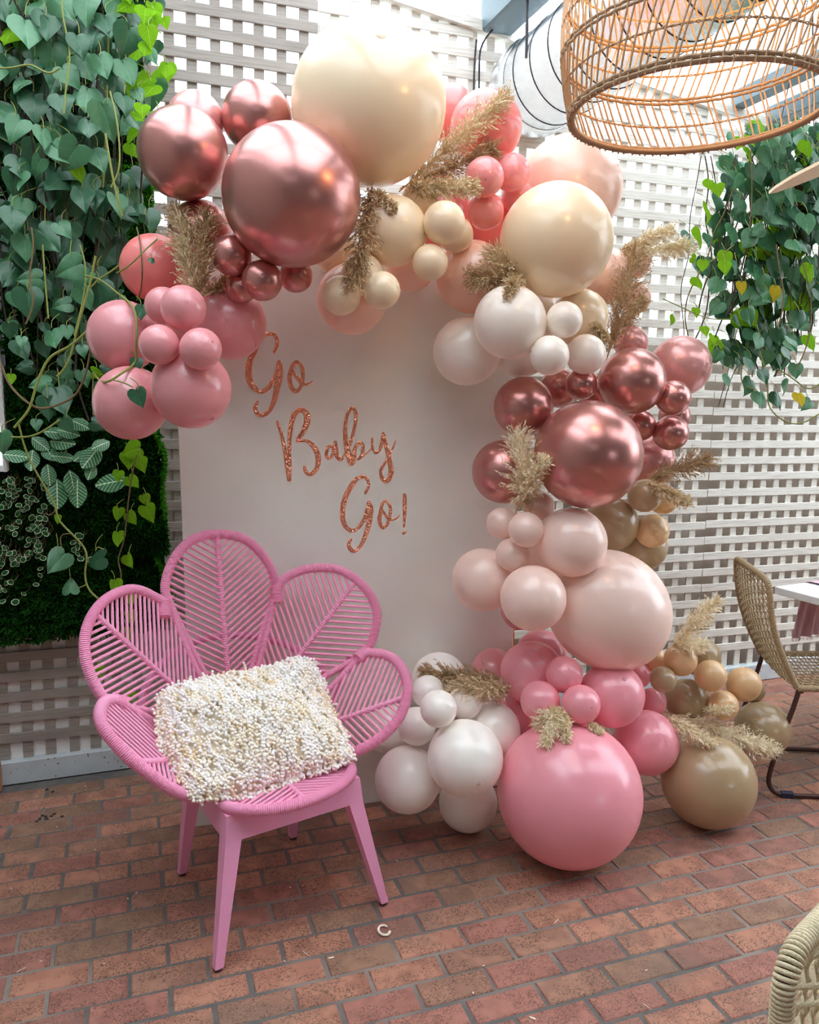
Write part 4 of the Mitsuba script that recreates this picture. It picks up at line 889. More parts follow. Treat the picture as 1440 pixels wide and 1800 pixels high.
# ------------------------------------------------------------------ backdrop board with foil lettering
BO = np.array([0.182, 3.049, 0.0])
BX = norm(np.array([1.0, -0.058, 0]))
BN = np.array([BX[1], -BX[0], 0])  # towards the room
BMAT = frame(BO, BX, BN * -1, [0, 0, 1])
board = thing("backdrop_board", "tall cream grey backdrop board behind the balloons with foil lettering", "backdrop board")
put("panel", box(0, 1.3, 0.0, 0.022, 0, 2.13, 0.002), "m_board", parent=board, M=BMAT)
put("support_frame", join([box(0.02, 0.06, 0.024, 0.06, 0, 2.1), box(1.262, 1.315, 0.024, 0.07, 0, 2.1), box(0.06, 1.262, 0.024, 0.05, 0.25, 0.3), box(0.06, 1.262, 0.024, 0.05, 1.7, 1.75)]), "m_gold_paint", parent=board, M=BMAT)
put("back_stay", join([beam((0.25, 0.06, 1.5), (0.25, 0.45, 0.012), 0.03, 0.024), beam((1.1, 0.06, 1.5), (1.1, 0.45, 0.012), 0.03, 0.024)]), "m_gold_paint", parent=board, M=BMAT)
words = [("Go", 2), ("Baby", 4), ("Go!", 3)]
li = 0
for w, n in words:
    wk = f"{board}__lettering" if w == "Go" else None
    wk = numbered(f"{board}__lettering")
    for nm, strokes in LETTERS[li:li + n]:
        polys = []
        for sk in strokes:
            q = spline(np.array(sk), max(12, len(sk) * 7))
            for i in range(len(q) - 1):
                polys.append(Point(q[i][0], q[i][1]).buffer(max(q[i][2], 0.001), 10).union(Point(q[i + 1][0], q[i + 1][1]).buffer(max(q[i + 1][2], 0.001), 10)).convex_hull)
        g = shapely.union_all(polys).simplify(0.00025)
        geoms = list(getattr(g, "geoms", [g]))
        mesh = trimesh.util.concatenate([trimesh.creation.extrude_polygon(x, 0.0007, engine="earcut") for x in geoms])
        pieces = [(np.array(mesh.vertices), np.array(mesh.faces))]
        for x in geoms:   # crinkled foil face: small facets, each with its own tilt
            bpts = [r_.interpolate(d).coords[0] for r_ in [x.exterior, *x.interiors] for d in np.arange(0, r_.length, 0.0024)]
            x0, y0, x1, y1 = x.bounds
            gx, gy = np.meshgrid(np.arange(x0, x1, 0.0025), np.arange(y0, y1, 0.0025))
            ip = np.stack([gx.ravel(), gy.ravel()], 1) + rng.uniform(-0.0009, 0.0009, (gx.size, 2))
            ip = ip[shapely.contains_xy(x.buffer(-0.0009), ip[:, 0], ip[:, 1])]
            pts = np.vstack([np.array(bpts), ip])
            tri = Delaunay(pts).simplices
            cen = pts[tri].mean(1)
            tri = tri[shapely.contains_xy(x, cen[:, 0], cen[:, 1])]
            zz = np.r_[np.full(len(bpts), 0.0008), 0.0008 + rng.uniform(0, 0.0021, len(ip))]
            e1, e2 = pts[tri[:, 1]] - pts[tri[:, 0]], pts[tri[:, 2]] - pts[tri[:, 0]]
            flip = e1[:, 0] * e2[:, 1] - e1[:, 1] * e2[:, 0] < 0
            tri[flip] = tri[flip][:, ::-1]
            pieces.append((np.c_[pts, zz], tri))
        v, fcs = join(pieces)
        v = np.stack([v[:, 0], -v[:, 2] - 0.0002, v[:, 1]], 1)
        put(nm, (v @ BMAT[:3, :3].T + BMAT[:3, 3], fcs), "m_foil", parent=wk)
    labels[wk] = {"label": f"rose gold foil word {w}"}
    li += n


# ------------------------------------------------------------------ balloons
def balloon_mesh():
    prof = []
    for a in np.linspace(0, np.pi, 30):
        r = math.sin(a) * (1 + 0.012 * math.cos(a) ** 2)
        z = -math.cos(a)
        if z < 0:
            z *= 1.0 + 0.05 * max(0, -z) ** 3
        prof.append((max(r, 0.0), z))
    v, f = revolve(prof, 44)
    kv, kf = revolve([(0.0, -1.11), (0.055, -1.11), (0.045, -1.085), (0.03, -1.06), (0.05, -1.02), (0.0, -1.0)], 14)
    return join([(v, f), (kv, kf)])


BALL = mikit.ply(balloon_mesh(), None, True)
TIP = mikit.ply(revolve([(0.0, 1.012), (0.03, 1.010), (0.055, 1.004), (0.075, 0.994)], 18), None, True)
TIPS = {"small dusty pink balloon with a dark tip": (0.55, 0.35), "small coral balloon with a dark dimple": (0.05, -0.1), "giant cream balloon": (0.15, 0.75),
        "ivory balloon below the small pampas tuft": (0.1, -0.6), "small pink balloon, right one": (0.55, -0.15), "pink balloon resting on": (0.35, 0.5),
        "biggest white balloon in the front": (0.35, -0.62), "dusty pink balloon hanging lowest": (0.5, -0.75), "small white balloon, left one": (0.4, -0.7)}
GROUPS = {"chrome": "rose gold chrome balloons of the arch", "rosy": "pearly rose balloons of the arch", "coral": "coral balloons of the arch", "coralsmall": "small coral balloons of the arch",
          "dusty": "dusty pink balloons of the arch", "cream": "cream balloons of the arch", "white2": "ivory balloons of the arch", "peach": "peach blush balloons of the arch", "blush": "blush balloons of the arch", "white": "white balloons at the foot of the arch",
          "pink": "pink balloons at the foot of the arch", "taupe": "taupe balloons of the arch", "gold": "tan balloons of the arch"}
centre = np.array([0.9, 3.0, 1.4])
for (x, y, z, r, kind, lab) in BALLOONS:
    key = thing("balloon", lab, "balloon", GROUPS[kind])
    c = np.array([x, y, z])
    ax = norm(np.array([0.35 * (x - 0.85), -1.0, 0.25 * (z - 1.3)]) + rng.normal(0, 0.25, 3))
    tip = next((v for k, v in TIPS.items() if lab.startswith(k)), None)
    if tip:
        view = norm(c - EYE)
        sx = norm(np.cross(view, [0, 0, 1]))
        sy = np.cross(sx, view)
        ax = norm(sx * tip[0] + sy * tip[1] - view * math.sqrt(max(0.05, 1 - tip[0] ** 2 - tip[1] ** 2)))
    ux = norm(np.cross(ax, [0.2, 0.1, 1.0]))
    M = frame(c, ux, np.cross(ax, ux), ax, r * 0.995)
    if lab.startswith("big pale blush"):   # a long balloon lying aslant
        la_ = norm(np.array([0.75, 0.1, -0.66]))
        M[:3, :3] = (np.eye(3) * 0.965 + 0.125 * np.outer(la_, la_)) @ M[:3, :3]
    if tip and f"m_tip_{kind}" in scene:
        put("skin", BALL, f"m_balloon_{kind}", parent=key, M=M)
        tk = put("tip", TIP, f"m_tip_{kind}", parent=key, M=M)
        labels[tk] = {"label": "darker round tip of the balloon"}
    else:
        taken.discard(key)
        put(key, BALL, f"m_balloon_{kind}", M=M)


# ------------------------------------------------------------------ pampas grass
def plume(p0, pm, p1, w, seed):
    """A feathery seed head: side twigs along a bent axis, each with many fine hairs."""
    r = np.random.default_rng(seed)
    ax = spline([p0, pm, p1], 40)
    L = np.linalg.norm(np.diff(ax, axis=0), axis=1).sum()
    tg = norm(np.gradient(ax, axis=0))
    V, Fa = [], []
    n = int(60 + L * 520)
    at = 0
    for i in range(n):
        s = r.uniform(0.04, 1.0) ** 0.85
        k = min(39, int(s * 39))
        t = tg[k]
        a = norm(np.cross(t, r.normal(size=3)))
        wid = w * (0.35 + 0.75 * math.sin(math.pi * min(1, s * 0.72 + 0.16))) * r.uniform(0.7, 1.2)
        ln = wid * r.uniform(1.2, 1.9)
        start = ax[k]
        d0 = norm(t * 1.3 + a * 0.6)
        twig = [start]
        d = d0
        for q in range(4):
            d = norm(d + a * 0.10 + np.array([0, 0, -0.05]) + r.normal(0, 0.10, 3))
            twig.append(twig[-1] + d * ln / 4)
        twig = np.array(twig)
        m = 13
        for j in range(m):
            u = (j + 0.5) / m
            b = u * 4
            bi = min(3, int(b))
            P = twig[bi] + (twig[bi + 1] - twig[bi]) * (b - bi)
            td = norm(twig[bi + 1] - twig[bi])
            h = norm(td + norm(r.normal(size=3)) * 0.75)
            hl = 0.0085 + 0.011 * r.random()
            sd = norm(np.cross(h, r.normal(size=3))) * (0.0011 + 0.0012 * r.random())
            V += [P - sd * 0.6, P + sd * 0.6, P + h * hl * 0.55 + sd, P + h * hl * 0.55 - sd, P + h * hl]
            Fa += [(at, at + 1, at + 2), (at, at + 2, at + 3), (at + 3, at + 2, at + 4)]
            at += 5
    return np.array(V), np.array(Fa)


for i, (lab, heads) in enumerate(PAMPAS):
    pale = lab.startswith(("short pale", "long pale", "upright pampas tuft", "small pampas tuft on", "pampas plumes pointing right"))
    key = thing("pampas_grass", lab, "pampas grass", "pampas plumes tucked into the arch")
    stems = []
    for j, (p0, pm, p1, w) in enumerate(heads):
        p0, pm, p1 = map(np.array, (p0, pm, p1))
        mat = "m_pampas_pale" if pale else ("m_pampas_a" if (i + j) % 2 == 0 or w < 0.03 else "m_pampas_b")
        stuff(put("plume", plume(p0, pm, p1, w, 100 + 10 * i + j), mat, parent=key))
        stems.append(tube(spline([p0 + (p0 - pm) * 0.12, p0, pm, p1 - (p1 - pm) * 0.25], 16), np.linspace(0.0026, 0.001, 16), 5))
    put("stem", join(stems), "m_straw", 40, parent=key)

# ------------------------------------------------------------------ pink petal chair
CO = np.array([0.374, 2.589, 0.0])
cth = 0.255
CV = np.array([math.sin(cth), -math.cos(cth), 0])
CU = np.array([math.cos(cth), math.sin(cth), 0])


def cw(p):
    p = np.asarray(p, float)
    return CO + p[..., :1] * CU + p[..., 1:2] * CV + p[..., 2:3] * np.array([0, 0, 1.0])


chair = thing("petal_chair", "pink painted rattan petal chair with a flower shaped back and four tapered legs", "chair")
HUB = np.array([0, -0.247, 0.457])
hubs = {"A": HUB + [-0.03, 0.02, 0], "B": HUB, "C": HUB + [0.03, 0.02, 0], "D": np.array([0.10, -0.12, 0.43]), "E": np.array([-0.10, -0.12, 0.43]), "S": np.array([0, -0.22, 0.445])}
for name in "BACEDS":
    rim_pts = np.array(PETALS[name])
    c, n = map(np.array, PETAL_PLANES[name])
    hub = hubs[name] - n * ((hubs[name] - c) @ n)
    ribtip = {"A": (-0.45, -0.147, 0.958), "B": (0, -0.335, 1.148), "C": (0.45, -0.147, 0.958), "D": (0.452, 0.19, 0.628), "E": (-0.452, 0.19, 0.628), "S": (0.0, 0.335, 0.447)}[name]
    petal = numbered(f"{chair}__{'seat' if name == 'S' else 'back_petal'}")
    # in-plane frame
    ey = norm(np.array(ribtip) - hub)
    ey = norm(ey - n * (ey @ n))
    ex = np.cross(ey, n)
    to2 = lambda P: np.stack([(P - hub) @ ex, (P - hub) @ ey], -1)
    to3 = lambda Q: hub + Q[..., :1] * ex + Q[..., 1:2] * ey
    R2 = to2(rim_pts - ((rim_pts - c) @ n)[:, None] * n)
    # close the outline down to the hub
    w0 = 0.16 if name == "S" else 0.028
    if name == "S":
        low = np.array([[R2[-1][0] * 0.98, 0.12], [R2[-1][0] * 0.8, 0.03], [0, -0.015], [R2[0][0] * 0.8, 0.03], [R2[0][0] * 0.98, 0.12]])
    else:
        e1, e0 = R2[-1], R2[0]
        low = np.array([e1 * 0.72 + [0.0, -0.0], e1 * 0.4, e1 * 0.14, [0, -0.01], e0 * 0.14, e0 * 0.4, e0 * 0.72])
    loop = spline(np.vstack([R2, low]), 160, closed=True)
    arc = np.arange(160) / 160
    # thick on the outer arc, thinner where two petals share the lower sides
    nr = len(R2)
    dist_out = np.array([np.min(np.linalg.norm(spline(R2, 60) - q, axis=1)) for q in loop])
    rr = np.where(dist_out < 0.02, 0.0172 if name not in "DES" else 0.0185, 0.0125)
    rr = np.convolve(np.r_[rr[-8:], rr, rr[:8]], np.ones(9) / 9, "same")[8:-8]
    put("rim", wrapped(cw(to3(loop)), np.r_[rr, rr[:1]], 0.0058, 0.17, 10, closed=True), "m_pink_rattan", 50, parent=petal)
    poly = Polygon(loop).buffer(0)
    top = max(p[1] for p in LineString([(0, -0.05), (0, 2)]).intersection(poly).coords) if name != "S" else R2[:, 1].max()
    rib = np.array([[0, y] for y in np.linspace(0.02, top, 24)])
    lift = lambda P: P - n * 0.0 + 0
    put("midrib", wrapped(cw(to3(rib) ), 0.0105 if name != "S" else 0.008, 0.0085, 0.16, 8), "m_pink_rattan", 50, parent=petal)
    # leaf-vein slats
    ang = math.radians(57 if name != "S" else 62)
    step = 0.0235 if name != "S" else 0.0205
    for sgn in (-1, 1):
        y = -0.34
        while y < top - 0.02:
            d = np.array([sgn * math.sin(ang), math.cos(ang)])
            seg = LineString([np.array([0, y]), np.array([0, y]) + d * 1.2]).intersection(poly)
            if seg.geom_type == "MultiLineString":
                seg = max(seg.geoms, key=lambda g: g.length)
            if seg.length > 0.03 and seg.geom_type == "LineString":
                s2 = np.array(seg.coords)
                q = to3(np.stack([s2[:, 0], s2[:, 1]], 1))
                q = q[0] + (q[-1] - q[0]) * np.linspace(0, 1, 5)[:, None]
                put("slat", tube(cw(q), 0.0049, 7), "m_pink_rattan", 50, parent=petal)
            y += step
# lashings where rims meet
lash = []
for a, b in (((-0.205, -0.30, 0.945), (-0.215, -0.27, 0.90)), ((0.205, -0.30, 0.945), (0.205, -0.28, 0.89)), ((-0.455, -0.045, 0.735), (-0.41, -0.03, 0.715)), ((0.44, -0.05, 0.725), (0.395, -0.04, 0.705))):
    lash.append(wrapped(cw(np.array([a, b])), 0.0235, 0.006, 0.12, 12))
for x in lash:
    put("lashing", x, "m_pink_rattan", 50, parent=chair)
# curved brace behind the back
br = spline([(-0.34, -0.16, 0.62), (-0.27, -0.27, 0.70), (-0.12, -0.37, 0.755), (0, -0.39, 0.765), (0.12, -0.37, 0.755), (0.27, -0.27, 0.70), (0.34, -0.16, 0.62)], 60)
put("back_brace", tube(cw(br), 0.013, 9), "m_pink_rattan", 50, parent=chair)
put("back_brace", join([wrapped(cw(np.array([(s * 0.30, -0.10, 0.43), (s * 0.36, -0.12, 0.60), (s * 0.40, -0.10, 0.70)])), 0.012, 0.0056, 0.1, 8) for s in (-1, 1)]), "m_pink_rattan", 50, parent=chair)
# seat frame and legs
ZT, ZB = 0.432, 0.352


def quad_prism(bottom, top_):
    v = np.vstack([bottom, top_])
    h = trimesh.convex.convex_hull(v)
    return np.array(h.vertices), np.array(h.faces)


ap = []
FU, FVv, RU, RV = 0.222, 0.268, 0.20, -0.17
corners_t = [(-FU, FVv), (FU, FVv), (RU, RV), (-RU, RV)]
for i in range(4):
    (a0, b0), (a1, b1) = corners_t[i], corners_t[(i + 1) % 4]
    d = norm(np.array([a1 - a0, b1 - b0]))
    nn = np.array([-d[1], d[0]])
    nn = nn if nn @ np.array([-(a0 + a1) / 2, -(b0 + b1) / 2 + 0.05]) > 0 else -nn
    p = np.array([[a0, b0], [a1, b1], [a1, b1] + nn * 0.022, [a0, b0] + nn * 0.022])
    lo = np.c_[p * 1.0, np.full(4, ZB)]
    hi = np.c_[p, np.full(4, ZT)]
    lo[:, :2] += norm(np.array([(a0 + a1) / 2, (b0 + b1) / 2 - 0.05])) * 0.006
    ap.append(quad_prism(cw(lo), cw(hi)))
put("seat_frame", join(ap), "m_pink_paint", parent=chair)
put("frame_cord", tube(cw(spline([(-0.20, 0.20, 0.432), (-0.19, 0.262, 0.433), (-0.12, 0.285, 0.437), (0.0, 0.295, 0.437), (0.12, 0.285, 0.437), (0.2, 0.25, 0.436)], 40)), 0.006, 7), "m_pink_paint", 50, parent=chair)
for (a, b), (fa_, fb_) in zip(corners_t, ((-0.279, 0.312), (0.279, 0.312), (0.21, -0.211), (-0.21, -0.211))):
    sa_, sb_ = np.sign(a), (1 if b > 0 else -1)
    t = 0.052
    topc = [(a, b), (a - sa_ * t, b), (a - sa_ * t, b - sb_ * t), (a, b - sb_ * t)]
    s2 = 0.026
    botc = [(fa_ + sa_ * s2 * 0.5, fb_ + sb_ * s2 * 0.5), (fa_ - sa_ * s2 * 0.5, fb_ + sb_ * s2 * 0.5), (fa_ - sa_ * s2 * 0.5, fb_ - sb_ * s2 * 0.5), (fa_ + sa_ * s2 * 0.5, fb_ - sb_ * s2 * 0.5)]
    k = (ZT - ZB) / ZT
    midc = [(x + (u - x) * k * 0.6, y + (w - y) * k * 0.6) for (x, y), (u, w) in zip(topc, botc)]
    leg = numbered(f"{chair}__leg")
    put("post", join([quad_prism(cw(np.c_[midc, np.full(4, ZB)]), cw(np.c_[topc, np.full(4, ZT)])), quad_prism(cw(np.c_[botc, np.full(4, 0.010)]), cw(np.c_[midc, np.full(4, ZB)]))]), "m_pink_paint", parent=leg)
    pv, pf = revolve([(0, 0), (0.012, 0), (0.013, 0.004), (0.013, 0.0105), (0, 0.0105)], 14)
    put("foot_pad", (pv + cw(np.array([fa_, fb_, 0.0])), pf), "m_foot_pad", 30, parent=leg)

# ------------------------------------------------------------------ beaded pillow
pillow = thing("throw_pillow", "white and cream pillow covered in strings of small beads, lying on the pink petal chair", "pillow")
pt = math.radians(42)
PN = np.array([0, math.sin(pt), math.cos(pt)])
PW = np.array([0, -math.cos(pt), math.sin(pt)])
PC = np.array([-0.045, 0.062, 0.590])
ROT = math.radians(0)
pe1 = np.array([1.0, 0, 0]) * math.cos(ROT) + PW * math.sin(ROT)
pe2 = -np.array([1.0, 0, 0]) * math.sin(ROT) + PW * math.cos(ROT)
PA, PB_, PT_ = 0.278, 0.200, 0.08


def pil(a, b, h=None):
    """Point of the pillow's upper skin at (a, b) in [-1, 1] squared; h lifts it."""
    a, b = np.asarray(a, float), np.asarray(b, float)
    fall = (1 - np.abs(a) ** 2.6) * (1 - np.abs(b) ** 2.6)
    z = PT_ * np.clip(fall, 0, 1) ** 0.55
    sc = 1.0 - 0.06 * np.abs(a * b) ** 2 + 0.03 * np.sin(5 * a + 3 * b)
    wob = 0.018 * np.sin(3 * a + 2) * np.cos(2.3 * b)
    return PC + (a * PA * sc)[..., None] * pe1 + (b * PB_ * sc)[..., None] * pe2 + (z + wob + (0 if h is None else h))[..., None] * PN


g = np.linspace(-1, 1, 22)
ga, gb = np.meshgrid(g, g, indexing="ij")
topv = pil(ga, gb).reshape(-1, 3)
botv = topv - (2 * ((topv - PC) @ PN) * 0.75)[:, None] * PN
idx = np.arange(22 * 22).reshape(22, 22)
q = np.stack([idx[:-1, :-1], idx[1:, :-1], idx[1:, 1:], idx[:-1, 1:]], -1).reshape(-1, 4)
put("cushion", (cw(np.vstack([topv, botv])), np.vstack([q, q[:, ::-1] + 484])), "m_pillow", True, parent=pillow)
ico = trimesh.creation.icosphere(1)
iv, if_ = np.array(ico.vertices), np.array(ico.faces)
P, C = [], []
prng = np.random.default_rng(21)
for i in range(1250):
    a, b = prng.uniform(-1.03, 1.03, 2)
    if abs(a) ** 4 + abs(b) ** 4 > 1.45:
        continue
    d = norm(np.array([prng.normal(0.15, 0.55), -1.0 + prng.normal(0, 0.35)]))
    tuft = meshkit.fbm(np.array([a * 2.6, b * 2.2, 3.0]), 2, seed=9)
    h0 = prng.uniform(0.0, 0.010) + 0.045 * max(0.0, tuft - 0.42)
    m = prng.integers(4, 9)
    tone = prng.random()
    col = np.array(lin(252, 251, 248)) if tone < 0.62 else (np.array(lin(249, 241, 222)) if tone < 0.93 else np.array(lin(240, 222, 186)))
    curl = prng.normal(0, 0.25)
    for k in range(m):
        if abs(a) > 1.07 or abs(b) > 1.08:
            break
        P.append(pil(a, b, h0 + 0.010 * math.sin(math.pi * k / m)) + prng.normal(0, 0.0012, 3))
        C.append(col * prng.uniform(0.94, 1.0))
        a += d[0] * 0.0116 / PA
        b += d[1] * 0.0116 / PB_
        d = norm(d + np.array([-d[1], d[0]]) * curl * 0.3)
# edge fringe and a few loose strings
for i in range(150):
    e = prng.integers(4)
    s = prng.uniform(-1, 1)
    a, b = [(s, -1), (s, 1), (-1, s), (1, s)][e]
    base = pil(a * 0.99, b * 0.99)
    out = norm((a * (abs(a) >= 1) * pe1) + (b * (abs(b) >= 1) * pe2) + prng.normal(0, 0.3, 3) - np.array([0, 0, 0.3]))
    for k in range(prng.integers(2, 4)):
        P.append(base + out * 0.009 * k)
        C.append(np.array(lin(249, 245, 235)))
for st, dv in ((pil(-0.35, -1.0), (0.0, 0.3, -1.0)), (pil(-0.32, -1.0), (0.5, 0.5, -0.5)), (pil(0.15, 1.0), (-0.1, -0.2, 1.0)), (pil(1.0, 0.1), (1.0, 0.2, 0.1))):
    for k in range(5):
        P.append(st + norm(np.array(dv)) * 0.009 * k + prng.normal(0, 0.001, 3))
        C.append(np.array(lin(249, 245, 235)))
P, C = cw(np.array(P)), np.array(C)
rad = prng.uniform(0.0043, 0.0053, len(P))
nb = len(P)
V = (P[:, None] + rad[:, None, None] * iv[None]).reshape(-1, 3)
Fc = (if_[None] + (np.arange(nb) * len(iv))[:, None, None]).reshape(-1, 3)
stuff(put("bead_strings", (V, Fc), "m_beads", True, parent=pillow, color=np.repeat(C, len(iv), 0)))


# ------------------------------------------------------------------ leaves
def heart_leaf(curl=0.18, fold=0.5, wav=0.0):
    out = [(0, 0.13), (0.10, 0.03), (0.24, 0.0), (0.37, 0.08), (0.43, 0.24), (0.40, 0.42), (0.31, 0.60), (0.18, 0.78), (0.07, 0.91), (0, 1.0)]
    V, U, Fa = [], [], []
    for sgn in (1, -1):
        at = len(V)
        for i, (x, y) in enumerate(out):
            ym = 0.13 + 0.87 * i / (len(out) - 1)
            for k in (0, 0.55, 1.0):
                px, py = x * k, ym + (y - ym) * k
                z = -fold * px * px - curl * (py - 0.25) ** 2 + 0.03 * (1 - k) * 0 - 0.05 * (k == 0) + wav * math.sin(7 * py + 2 * sgn) * k * 0.05
                V.append((sgn * px, py - 0.45, z))
                U.append((0.5 + sgn * px / 0.88, py))
        for i in range(len(out) - 1):
            for k in range(2):
                a, b, c, d = at + i * 3 + k, at + i * 3 + k + 1, at + (i + 1) * 3 + k + 1, at + (i + 1) * 3 + k
                q = (a, b, c, d) if sgn > 0 else (d, c, b, a)
                Fa.append(q)
    F = np.array(Fa)
    V, F = np.array(V), np.vstack([F[:, [0, 1, 2]], F[:, [0, 2, 3]]])
    ok = np.linalg.norm(np.cross(V[F[:, 1]] - V[F[:, 0]], V[F[:, 2]] - V[F[:, 0]]), axis=1) > 1e-9
    return V, F[ok], np.array(U)


HEARTS, HRAW = [], []
for c, fo, w in ((0.18, 0.5, 0.3), (0.45, 0.25, 0.8), (0.1, 1.1, 0.4), (0.3, -0.5, 0.6)):
    v, f, u = heart_leaf(c, fo, w)
    HRAW.append((v, f, u))
    HEARTS.append(mikit.ply((v, f), None, True, uv=u))


def leaf_frame(pos, size, roll, r, N=None):
    N = norm(np.array([r.normal(0, 0.35), -1.0, 0.38 + r.normal(0, 0.25)])) if N is None else norm(N)
    rt = norm(np.cross([0, 0, 1], N)) * -1
    rt = norm(np.cross(np.array([0, 0, 1.0]), N))
    dn = -np.cross(N, rt)
    a = math.radians(roll)
    D = norm(math.cos(a) * dn + math.sin(a) * rt)
    return frame(pos, np.cross(D, N), D, N, size)


lrng = np.random.default_rng(11)
LM = {"d": "m_leaf_d", "m": "m_leaf_m", "b": "m_leaf_b", "y": "m_leaf_y"}


def petiole_paths(pts, r):
    """Thin leaf stalks arching up and back from each leaf."""
    out = []
    for p, s in pts:
        p = np.asarray(p)
        a = p + np.array([0, 0.0, 0.32 * s])
        b = a + np.array([r.normal(0, 0.25) * s, 0.4 * s, 0.55 * s])
        out.append(tube(spline([a, a + np.array([0, 0.12 * s, 0.25 * s]), b], 6), 0.0014, 4, caps=False))
    return out


def philodendron(name, label, leaves, stems, fills, root):
    key = thing(name, label, "hanging plant")
    pts, n = [], 0
    over = {}
    for (x, y, z, s, roll, m) in leaves:
        put("leaf", HEARTS[lrng.integers(3)], LM[m], parent=key, M=leaf_frame((x, y, z), s * 1.02, roll, lrng))
        pts.append(((x, y, z), s))
        n += 1
    for (x, y, z, s, roll, m) in fills:
        M = leaf_frame((x, y, z), s, roll, lrng)
        if n < 300:
            put("leaf", HEARTS[lrng.integers(4)], LM[m], parent=key, M=M)
        else:
            v, f, u = HRAW[lrng.integers(4)]
            over.setdefault(m, []).append((v @ M[:3, :3].T + M[:3, 3], f, u))
        pts.append(((x, y, z), s))
        n += 1
    for m, L in over.items():
        v, f = join([(a, b) for a, b, _ in L])
        stuff(put("far_leaves", mikit.ply((v, f), None, True, uv=np.vstack([u for _, _, u in L])), LM[m], parent=key))
    stuff(put("leaf_stalks", join(petiole_paths(pts, lrng)), "m_stem_green", 40, parent=key))
    for p, r in stems:
        put("vine", tube(spline(p, max(8, 6 * len(p))), r * 0.8, 6), "m_stem_green" if lrng.random() < 0.7 else "m_stem_brown", 40, parent=key)
    put("dry_vines", join(root), "m_stem_dark", 40, parent=key)
    return key


fills = []
for i in range(210):
    z = lrng.uniform(1.95, 3.2)
    x = lrng.uniform(-0.52, 0.16)
    y = 3.2 + lrng.normal(0, 0.07) + 0.05
    if z < 2.25 and x > 0.02 or (x < -0.36 and z < 2.1):
        continue
    fills.append((x, y, z, lrng.uniform(0.09, 0.13), lrng.normal(0, 28), lrng.choice(["d", "d", "m"])))
for i in range(34):
    fills.append((lrng.uniform(0.06, 0.2), 3.15 + lrng.normal(0, 0.05), lrng.uniform(2.45, 3.15), lrng.uniform(0.05, 0.08), lrng.normal(0, 40), "b"))
for i in range(10):
    fills.append((lrng.uniform(-0.52, -0.42), 3.2, lrng.uniform(2.5, 3.1), lrng.uniform(0.05, 0.08), lrng.normal(0, 40), "b"))
for i in range(46):
    fills.append((lrng.uniform(-0.36, 0.02), 3.22 + lrng.normal(0, 0.05), lrng.uniform(1.62, 2.02), lrng.uniform(0.05, 0.09), lrng.normal(0, 45), lrng.choice(["d", "m", "m", "d"])))
hang = []
for i in range(34):
    x = lrng.uniform(-0.42, 0.16)
    p = [(x + lrng.normal(0, 0.015), 3.24 + lrng.normal(0, 0.03), 3.3)]
    while p[-1][2] > lrng.uniform(1.5, 2.3):
        q = p[-1]
        p.append((q[0] + lrng.normal(0, 0.03), q[1] + lrng.normal(0, 0.012), q[2] - 0.16))
    if len(p) > 2:
        hang.append(tube(spline(p, 5 * len(p)), lrng.uniform(0.0018, 0.004), 5))
philodendron("philodendron", "lush dark green heart leaved vine hanging in front of the living wall at the left", VINE_LEAVES, VINE_STEMS, fills, hang)

fills = []
for i in range(380):
    a = lrng.uniform(0, 2 * math.pi)
    z = lrng.uniform(1.78, 2.72)
    wdt = 0.34 * math.sqrt(max(0.05, 1 - ((z - 2.42) / 0.75) ** 2))
    x = 2.64 + lrng.normal(0, 0.5) * wdt
    y = 2.80 - 0.5 * (x - 2.64) + lrng.normal(0, 0.06) + 0.06
    if z < 1.95 and abs(x - 2.45) > 0.25:
        continue
    if x < 2.34 + 0.10 * max(0, z - 2.45) / 0.2:
        continue
    fills.append((x, y, z, lrng.uniform(0.075, 0.115), lrng.normal(0, 35), lrng.choice(["d", "m", "m", "m", "d", "b"])))
for i in range(46):
    a = lrng.uniform(-0.9, 0.9)
    fills.insert(i, (2.66 + 0.24 * a, 2.66 - 0.10 * a + lrng.normal(0, 0.02), lrng.uniform(2.28, 2.68), lrng.uniform(0.085, 0.11), lrng.normal(0, 30), lrng.choice(["d", "m", "m"])))
hang = []
for i in range(40):
    x = 2.62 + lrng.normal(0, 0.17)
    p = [(x, 2.80 - 0.5 * (x - 2.64) + 0.06, 2.62)]
    while p[-1][2] > lrng.uniform(1.6, 2.2):
        q = p[-1]
        p.append((q[0] + lrng.normal(0, 0.03), q[1] + lrng.normal(0, 0.015), q[2] - 0.13))
    if len(p) > 2:
        hang.append(tube(spline(p, 5 * len(p)), lrng.uniform(0.0015, 0.0035), 5))
bp = philodendron("philodendron", "bright green heart leaved vine hanging from a basket before the lattice at the right", BASKET_LEAVES, BASKET_STEMS, fills, hang)
pv, pf = revolve([(0, 2.40), (0.08, 2.40), (0.10, 2.43), (0.12, 2.53), (0.125, 2.54), (0.11, 2.54), (0.10, 2.51), (0, 2.51)], 28)
put("pot", (pv + np.array([2.70, 2.86, 0]), pf), "m_pot", 40, parent=bp)
put("hanging_wire", join([tube([(2.70 + 0.12 * math.cos(a), 2.86 + 0.12 * math.sin(a), 2.535), (2.70, 2.86, 3.28)], 0.0018, 5) for a in (0.3, 2.4, 4.5)]), "m_black_cable", 40, parent=bp)

